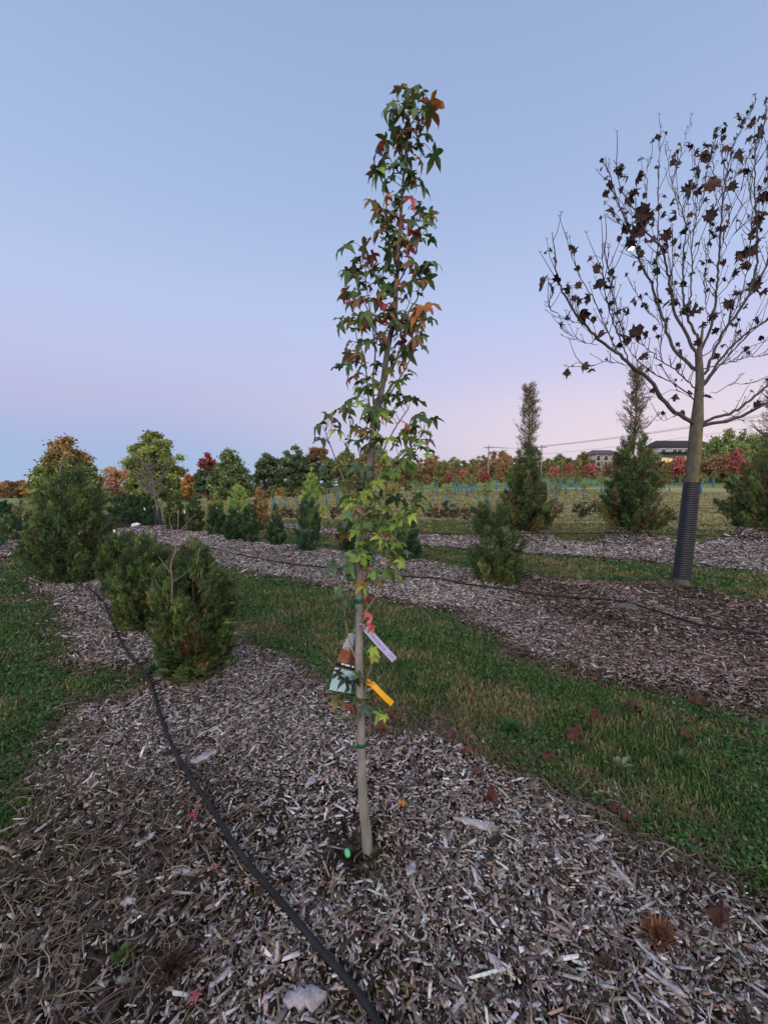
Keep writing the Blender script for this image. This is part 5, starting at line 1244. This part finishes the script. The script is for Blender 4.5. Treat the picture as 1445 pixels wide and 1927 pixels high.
WC = [(386, 1442, 50, 20, 35, 'broad splintered pale wood slab right of the hose'), (588, 1490, 40, 14, 55, 'pale pointed wood chunk left of the sweetgum foot'), (896, 1577, 88, 16, -5, 'long weathered plank piece lying on the chips right of the tree'), (575, 1912, 80, 34, 15, 'largest pale wood lump at the bottom edge right of the hose'),
      (772, 1662, 30, 16, 72, 'bright upright-lying chip below the sweetgum foot'), (1217, 1820, 50, 11, -62, 'long pale splinter at lower right'), (1168, 1668, 56, 10, -80, 'pale round-headed stick near the right grass edge'), (512, 1586, 22, 14, -45, 'small square grey chip left of the tree above the drip tube'),
      (243, 1727, 26, 16, 20, 'pair-like pale chip at lower left'), (342, 1668, 34, 11, 15, 'light blue-grey chip left of the hose'), (275, 1600, 36, 12, 60, 'knobbly pale stick piece far left of the hose'), (93, 1568, 52, 8, 80, 'thin bent grey stick near the left grass'), (415, 1875, 40, 13, 40, 'grey wood piece near the bottom left of the hose'),
      (1250, 1880, 70, 12, -50, 'long grey splinter at the bottom right'), (930, 1840, 36, 16, -60, 'grey chunk in the middle of the lower chips'), (1060, 1560, 26, 12, 30, 'pale chip cluster piece near the brown curled leaf')]
for i, (px, py, l, w, ang, lab) in enumerate(WC):
    g = G(px, py); k = (g[1] * cp + EYE * spn) / F; rs = np.random.RandomState(800 + i)
    n = 9; u = np.linspace(-.5, .5, n); prof = np.sqrt(np.clip(1 - (2 * u) ** 6, 0.05, 1)) * (1 + .25 * rs.randn(n)) * np.interp(u, [-.5, -.3, .3, .5], [.45, 1, .9, .25])
    ring = np.array([(0, 1), (-.8, .75), (-1, .1), (-.7, -.3), (.7, -.3), (1, .1), (.8, .75)])
    V = np.array([(u[a] * l * k, b[0] * prof[a] * w * k / 2 + math.sin(u[a] * 3 + i) * w * k * .2, (b[1] + .12 * rs.randn()) * w * k * .30) for a in range(n) for b in ring])
    m = len(ring); i0 = np.arange(n - 1)[:, None] * m; j0 = np.arange(m)[None]
    Q = np.stack([i0 + j0, i0 + (j0 + 1) % m, i0 + m + (j0 + 1) % m, i0 + m + j0], -1).reshape(-1, 4)
    T = [(0, a + 1, a) for a in range(1, m - 1)] + [((n - 1) * m, (n - 1) * m + a, (n - 1) * m + a + 1) for a in range(1, m - 1)]
    mb = MB(); mb.add(V, T, Q, np.array([.40, .38, .42]) * (.6 + .5 * rs.rand(len(V), 1)))
    o = mb.build('wood_piece', M_CHIP); o.location = (g[0], g[1], Hp(g[0], g[1]) + .016); o.rotation_euler = (rs.randn() * .1, rs.randn() * .08, math.radians(ang)); tag(o, lab, 'wood piece', 'larger wood pieces on the mulch')
# dead brush-like tufts and a leafy weed
def tuft(px, py, hpx, n, c, lab, spread=1.0, cat='tuft', name='dead_tuft', wide=1.0, seed=0):
    g = G(px, py); k = (g[1] * cp + EYE * spn) / F; rs = np.random.RandomState(900 + seed); mb = MB(); l0 = hpx * k
    for j in range(n):
        a = rs.rand() * 6.28; e = .15 + 1.2 * rs.rand() * spread; d = np.array([math.cos(a) * math.sin(e), math.sin(a) * math.sin(e), max(.12, math.cos(e))]); l = l0 * (.5 + .6 * rs.rand()); s = np.cross(d, [0, 0, 1]); s /= np.linalg.norm(s); w = .0022 * wide * (.7 + .6 * rs.rand())
        r0 = np.array([rs.randn() * .008, rs.randn() * .008, .0]); m_ = r0 + d * l * .6; t_ = m_ + (d * .5 + [0, 0, -.3 * spread]) * l * .5
        mb.add([r0 - s * w, r0 + s * w, m_ + s * w * 1.4, m_ - s * w * 1.4, t_], [(2, 4, 3)], [(0, 1, 2, 3)], np.array(c) * (.6 + .8 * rs.rand()))
    o = mb.build(name, M_GRASS); o.location = (g[0], g[1], Hp(g[0], g[1]) + .005); tag(o, lab, cat)
tuft(1238, 1790, 50, 130, (.20, .085, .045), 'rust-brown brush-like dead tuft at lower right', 1.0, seed=1)
tuft(1140, 1850, 34, 70, (.09, .05, .035), 'dark dead tuft left of the rust-brown one', 1.2, seed=2)
tuft(325, 1850, 60, 90, (.07, .045, .03), 'dark brown dead tuft near the bottom, left of the hose', 1.2, seed=3)
tuft(235, 1830, 30, 16, (.08, .12, .035), 'green leafy weed growing at the lower left', .9, 'weed', 'leafy_weed', 3.2, 4)
tuft(1165, 1450, 44, 20, (.20, .26, .12), 'pale serrated weed leaves in the right grass strip', 1.0, 'weed', 'leafy_weed', 3.0, 5)
tuft(960, 1380, 40, 60, (.06, .15, .04), 'bright green dandelion-like weed in the grass strip', 1.1, 'weed', 'leafy_weed', 3.0, 6)
tuft(1275, 1440, 40, 46, (.06, .14, .04), 'green broadleaf weed at the right of the grass strip', 1.1, 'weed', 'leafy_weed', 3.0, 7)
tuft(290, 1270, 24, 90, (.05, .12, .035), 'green grass tongue tuft where the lawn meets the hose at left', 1.0, 'weed', 'leafy_weed', 2.0, 8)
# low rounded lump standing in for a sandy patch on the right row
g = G(1185, 1150); mb = MB(); rs = np.random.RandomState(5)
ph, th_ = np.meshgrid(np.linspace(0, math.pi, 9), np.linspace(0, 2 * math.pi, 15)[:-1]); ph, th_ = ph.ravel(), th_.ravel()
V = np.stack([np.sin(ph) * np.cos(th_) * .17, np.sin(ph) * np.sin(th_) * .11, np.cos(ph) * .05], 1) * (1 + .06 * rs.randn(len(ph), 1))
i0 = np.arange(14)[:, None] * 9; j0 = np.arange(8)[None]; Q = np.stack([i0 + j0, i0 + j0 + 1, (i0 + 9) % 126 + j0 + 1, (i0 + 9) % 126 + j0], -1).reshape(-1, 4)
mb.add(V, None, Q, (.11, .10, .095)); o = mb.build('sandy_patch_lump', M_BARK, smooth=True); o.location = (g[0], g[1], Hp(g[0], g[1]) + .01); tag(o, 'flat grey lump standing for a sandy patch left of the maple foot', 'sandy patch')

# ------------------------------------------------------------------ white jug and small white tags at left
g = G(256, 999); k = g[1] / F
t = thing('jug', 'white plastic jug lying by the dark hedge-like junipers at left', 'jug', (g[0], g[1], 0))
zb = P(256, 988, g[1])
mb = MB(); V, T, Q = tube([P(249, 989, g[1]), P(250, 989, g[1]), P(259, 987, g[1]), P(262, 986.5, g[1]), P(264, 986, g[1])], [2.6 * k, 3.6 * k, 3.6 * k, 2.0 * k, 1.5 * k], 12); mb.add(V, T, Q, (.75, .76, .80))
V, T, Q = tube([P(254, 989, g[1]), (g[0], g[1], Hp(g[0], g[1]) - .02)], [.012, .012], 6)
o = mb.build('body', M_SMOOTH, t, smooth=True, loc=t.location); o.location = (0, 0, 0)
mb = MB(); mb.add(V, T, Q, (.2, .16, .13)); o = mb.build('stake', M_BARK, t, loc=t.location); o.location = (0, 0, 0)
for px, py, Yd, w, h, lab in ((215, 999, 4.35, 3.5, 5, 'small white tag among the tips of the low wide juniper'), (347, 963, 2.9, 2.4, 5, 'white tag on the bare forked leader of the nearest juniper'), (272, 958, 12, 2, 5, 'tiny white tag beside the black trunk sleeves'), (408, 956, 12.4, 2.5, 3, 'small white tag on the yellowish arborvitae')):
    c = P(px, py, Yd); mb1, _ = card('t', [P(px - w / 2, py - h / 2, Yd), P(px + w / 2, py - h / 2, Yd), P(px + w / 2 + 1, py + h / 2, Yd), P(px - w / 2 + 1, py + h / 2, Yd)], 1, 2, lambda u, v: (.78, .78, .8))
    tag(mb1.build('plant_tag', M_SMOOTH, loc=c), lab, 'plant tag')

# ------------------------------------------------------------------ houses on the rise
def gable(mb, x0, x1, y0, y1, z0, z1, c, ov=.4, along='x'):
    if along == 'x':
        V = [(x0 - ov, y0 - ov, z0), (x1 + ov, y0 - ov, z0), (x1 + ov, y1 + ov, z0), (x0 - ov, y1 + ov, z0), (x0 + (y1 - y0) * .25, (y0 + y1) / 2, z1), (x1 - (y1 - y0) * .25, (y0 + y1) / 2, z1)]
        mb.add(V, [(0, 4, 3), (1, 2, 5)], [(0, 1, 5, 4), (3, 4, 5, 2), (0, 3, 2, 1)], c)
def house(name, label, px0, px1, eave, ridge, base, Yd, walls, roofc, wins, depth=9, garage=None, band=None):
    a = P(px0, base, Yd); b = P(px1, base, Yd); g = float(min(H0(a[0], Yd), H0(b[0], Yd))); ze = P(px0, eave, Yd)[2]; zr = P(px0, ridge, Yd)[2]
    t = thing(name, label, 'house', (a[0], Yd, g)); w = b[0] - a[0]; he = ze - g; hr = zr - g
    mb = MB(); v, _t, q = box((w / 2, depth / 2, he / 2 - .5), (w, depth, he + 1)); mb.add(v, None, q, walls); mb.build('wall', M_PAINT, t)
    if band:
        mb = MB(); v, _t, q = box((w / 2, depth / 2 - .06, he * band[0] / 2 - .5), (w + .1, depth + .1, he * band[0] + 1)); mb.add(v, None, q, band[1]); mb.build('brick_storeys', M_PAINT, t)
    mb = MB(); gable(mb, 0, w, 0, depth, he, hr, roofc); mb.build('roof', M_PAINT, t)
    for (u, vv, ww, hh, lit) in wins:
        x = u * w; z = vv * he
        mb = MB(); v, _t, q = box((x, -.16, z), (ww + .3, .12, hh + .3)); mb.add(v, None, q, (.7, .7, .68)); f = mb.build('window', M_PAINT, t)
        mb = MB(); v, _t, q = box((x, -.24, z), (ww, .06, hh)); mb.add(v, None, q, (.05, .06, .08)); mb.build('pane', M_LAMP if lit else M_SMOOTH, f)
    return t
house('tall_house', 'three-storey beige and brick house with a porch lamp, far behind the nursery', 1113, 1172, 856, 845, 893, 140, (.34, .31, .26), (.09, .085, .10),
      [(.18, .83, 1.1, 1.5, 0), (.42, .83, 1.1, 1.5, 0), (.66, .83, 1.1, 1.5, 0), (.18, .46, 1.2, 1.6, 0), (.42, .46, 1.2, 1.6, 0), (.66, .46, 1.2, 1.6, 0), (.2, .12, 1.6, 1.8, 0), (.5, .12, 1.6, 1.8, 0), (.92, .30, 1.3, 1.3, 1)], band=(.62, (.20, .13, .11)))
house('garage_house', 'low dark grey house left of the tall beige one', 1090, 1114, 875, 861, 893, 136, (.13, .13, .16), (.07, .07, .085), [(.5, .45, 1.0, 1.2, 0)], depth=6)
hB = house('long_house', 'long pale house with a dark roof and lit porch windows left of the maple trunk', 1236, 1352, 842, 826, 885, 132, (.34, .35, .39), (.035, .036, .045),
      [(.08, .86, 1.3, 1.2, 0), (.26, .86, 1.3, 1.2, 0), (.34, .86, 1.3, 1.2, 0), (.44, .82, 1.0, 1.8, 0), (.60, .86, 1.3, 1.2, 0), (.72, .86, 1.3, 1.2, 0), (.10, .52, 2.2, 1.3, 1), (.20, .50, 1.2, 1.2, 1), (.42, .58, 1.5, 1.2, 1), (.66, .55, 2.4, 1.4, 0)], depth=10)
mb = MB(); v, _t, q = box((5.5, -1.5, 9.35 * .72 * .98), (12, 2.8, .25)); mb.add(v, None, q, (.035, .035, .045)); mb.build('porch_roof', M_PAINT, hB)

# ------------------------------------------------------------------ power poles, wires, moon
poles = []
for i, (px, top, Yd, lab) in enumerate([(918, 838, 98, 'wooden power pole, the left of the two behind the nursery field'), (1017.5, 837, 96, 'wooden power pole left of the houses, the right of the two'), (1700, 725, 60, 'wooden power pole outside the right edge')]):
    b = P(px, 905, Yd); z = float(H0(b[0], Yd)); h = P(px, top, Yd)[2] - z
    t = thing('power_pole', lab, 'power pole', (b[0], Yd, z)); mb = MB(); V, T, Q = tube([(0, 0, -.3), (0, 0, h)], [.20, .13], 8); mb.add(V, T, Q, (.30, .25, .23)); mb.build('pole', M_BARK, t)
    mb = MB(); v, _t, q = box((0, -.16, h - .6), (2.4, .14, .14)); mb.add(v, None, q, (.22, .18, .16)); mb.build('crossarm', M_BARK, t)
    for dx in (-1.05, 0.35, 1.05):
        mb = MB(); V, T, Q = tube([(dx, -.16, h - .53), (dx, -.16, h - .3)], [.07, .05], 6); mb.add(V, T, Q, (.5, .5, .5)); mb.build('insulator', M_SMOOTH, t)
    poles.append((b[0], Yd, z + h))
mb = MB()
for (a, b) in ((0, 1), (1, 2)):
    for dx, dz in ((-1.05, -.35), (1.05, -.35), (.35, -.35), (0, -2.2)):
        A_, B_ = np.array(poles[a]) + [dx, 0, dz], np.array(poles[b]) + [dx, 0, dz]
        u = np.linspace(0, 1, 24)[:, None]; pts = A_ * (1 - u) + B_ * u; pts[:, 2] -= 3.2 * (u * (1 - u))[:, 0] * (1 if a else .5)
        V, T, Q = tube(pts, .025, 4, cap=False); mb.add(V, T, Q, (.12, .12, .13))
tag(mb.build('power_lines', M_SMOOTH), 'thin overhead wires running from the power poles to the right', 'power lines')
mc = P(1187, 464, 2600)
mb = MB(); ph, th_ = np.meshgrid(np.linspace(0, math.pi, 25), np.linspace(0, 2 * math.pi, 49)[:-1]); ph, th_ = ph.ravel(), th_.ravel(); R_ = 6.4 / F * 2600
V = np.stack([np.sin(ph) * np.cos(th_), np.sin(ph) * np.sin(th_), np.cos(ph)], 1) * R_
i0 = np.arange(48)[:, None] * 25; j0 = np.arange(24)[None]; Q = np.stack([i0 + j0, i0 + j0 + 1, (i0 + 25) % 1200 + j0 + 1, (i0 + 25) % 1200 + j0], -1).reshape(-1, 4)
mb.add(V, None, Q); o = mb.build('moon', M_MOON, smooth=True); o.location = mc; tag(o, 'bright moon seen between the maple twigs', 'moon')

bpy.context.view_layer.update()
print('objects', len(scene.objects), 'polys', sum(len(o.data.polygons) for o in scene.objects if o.type == 'MESH'))
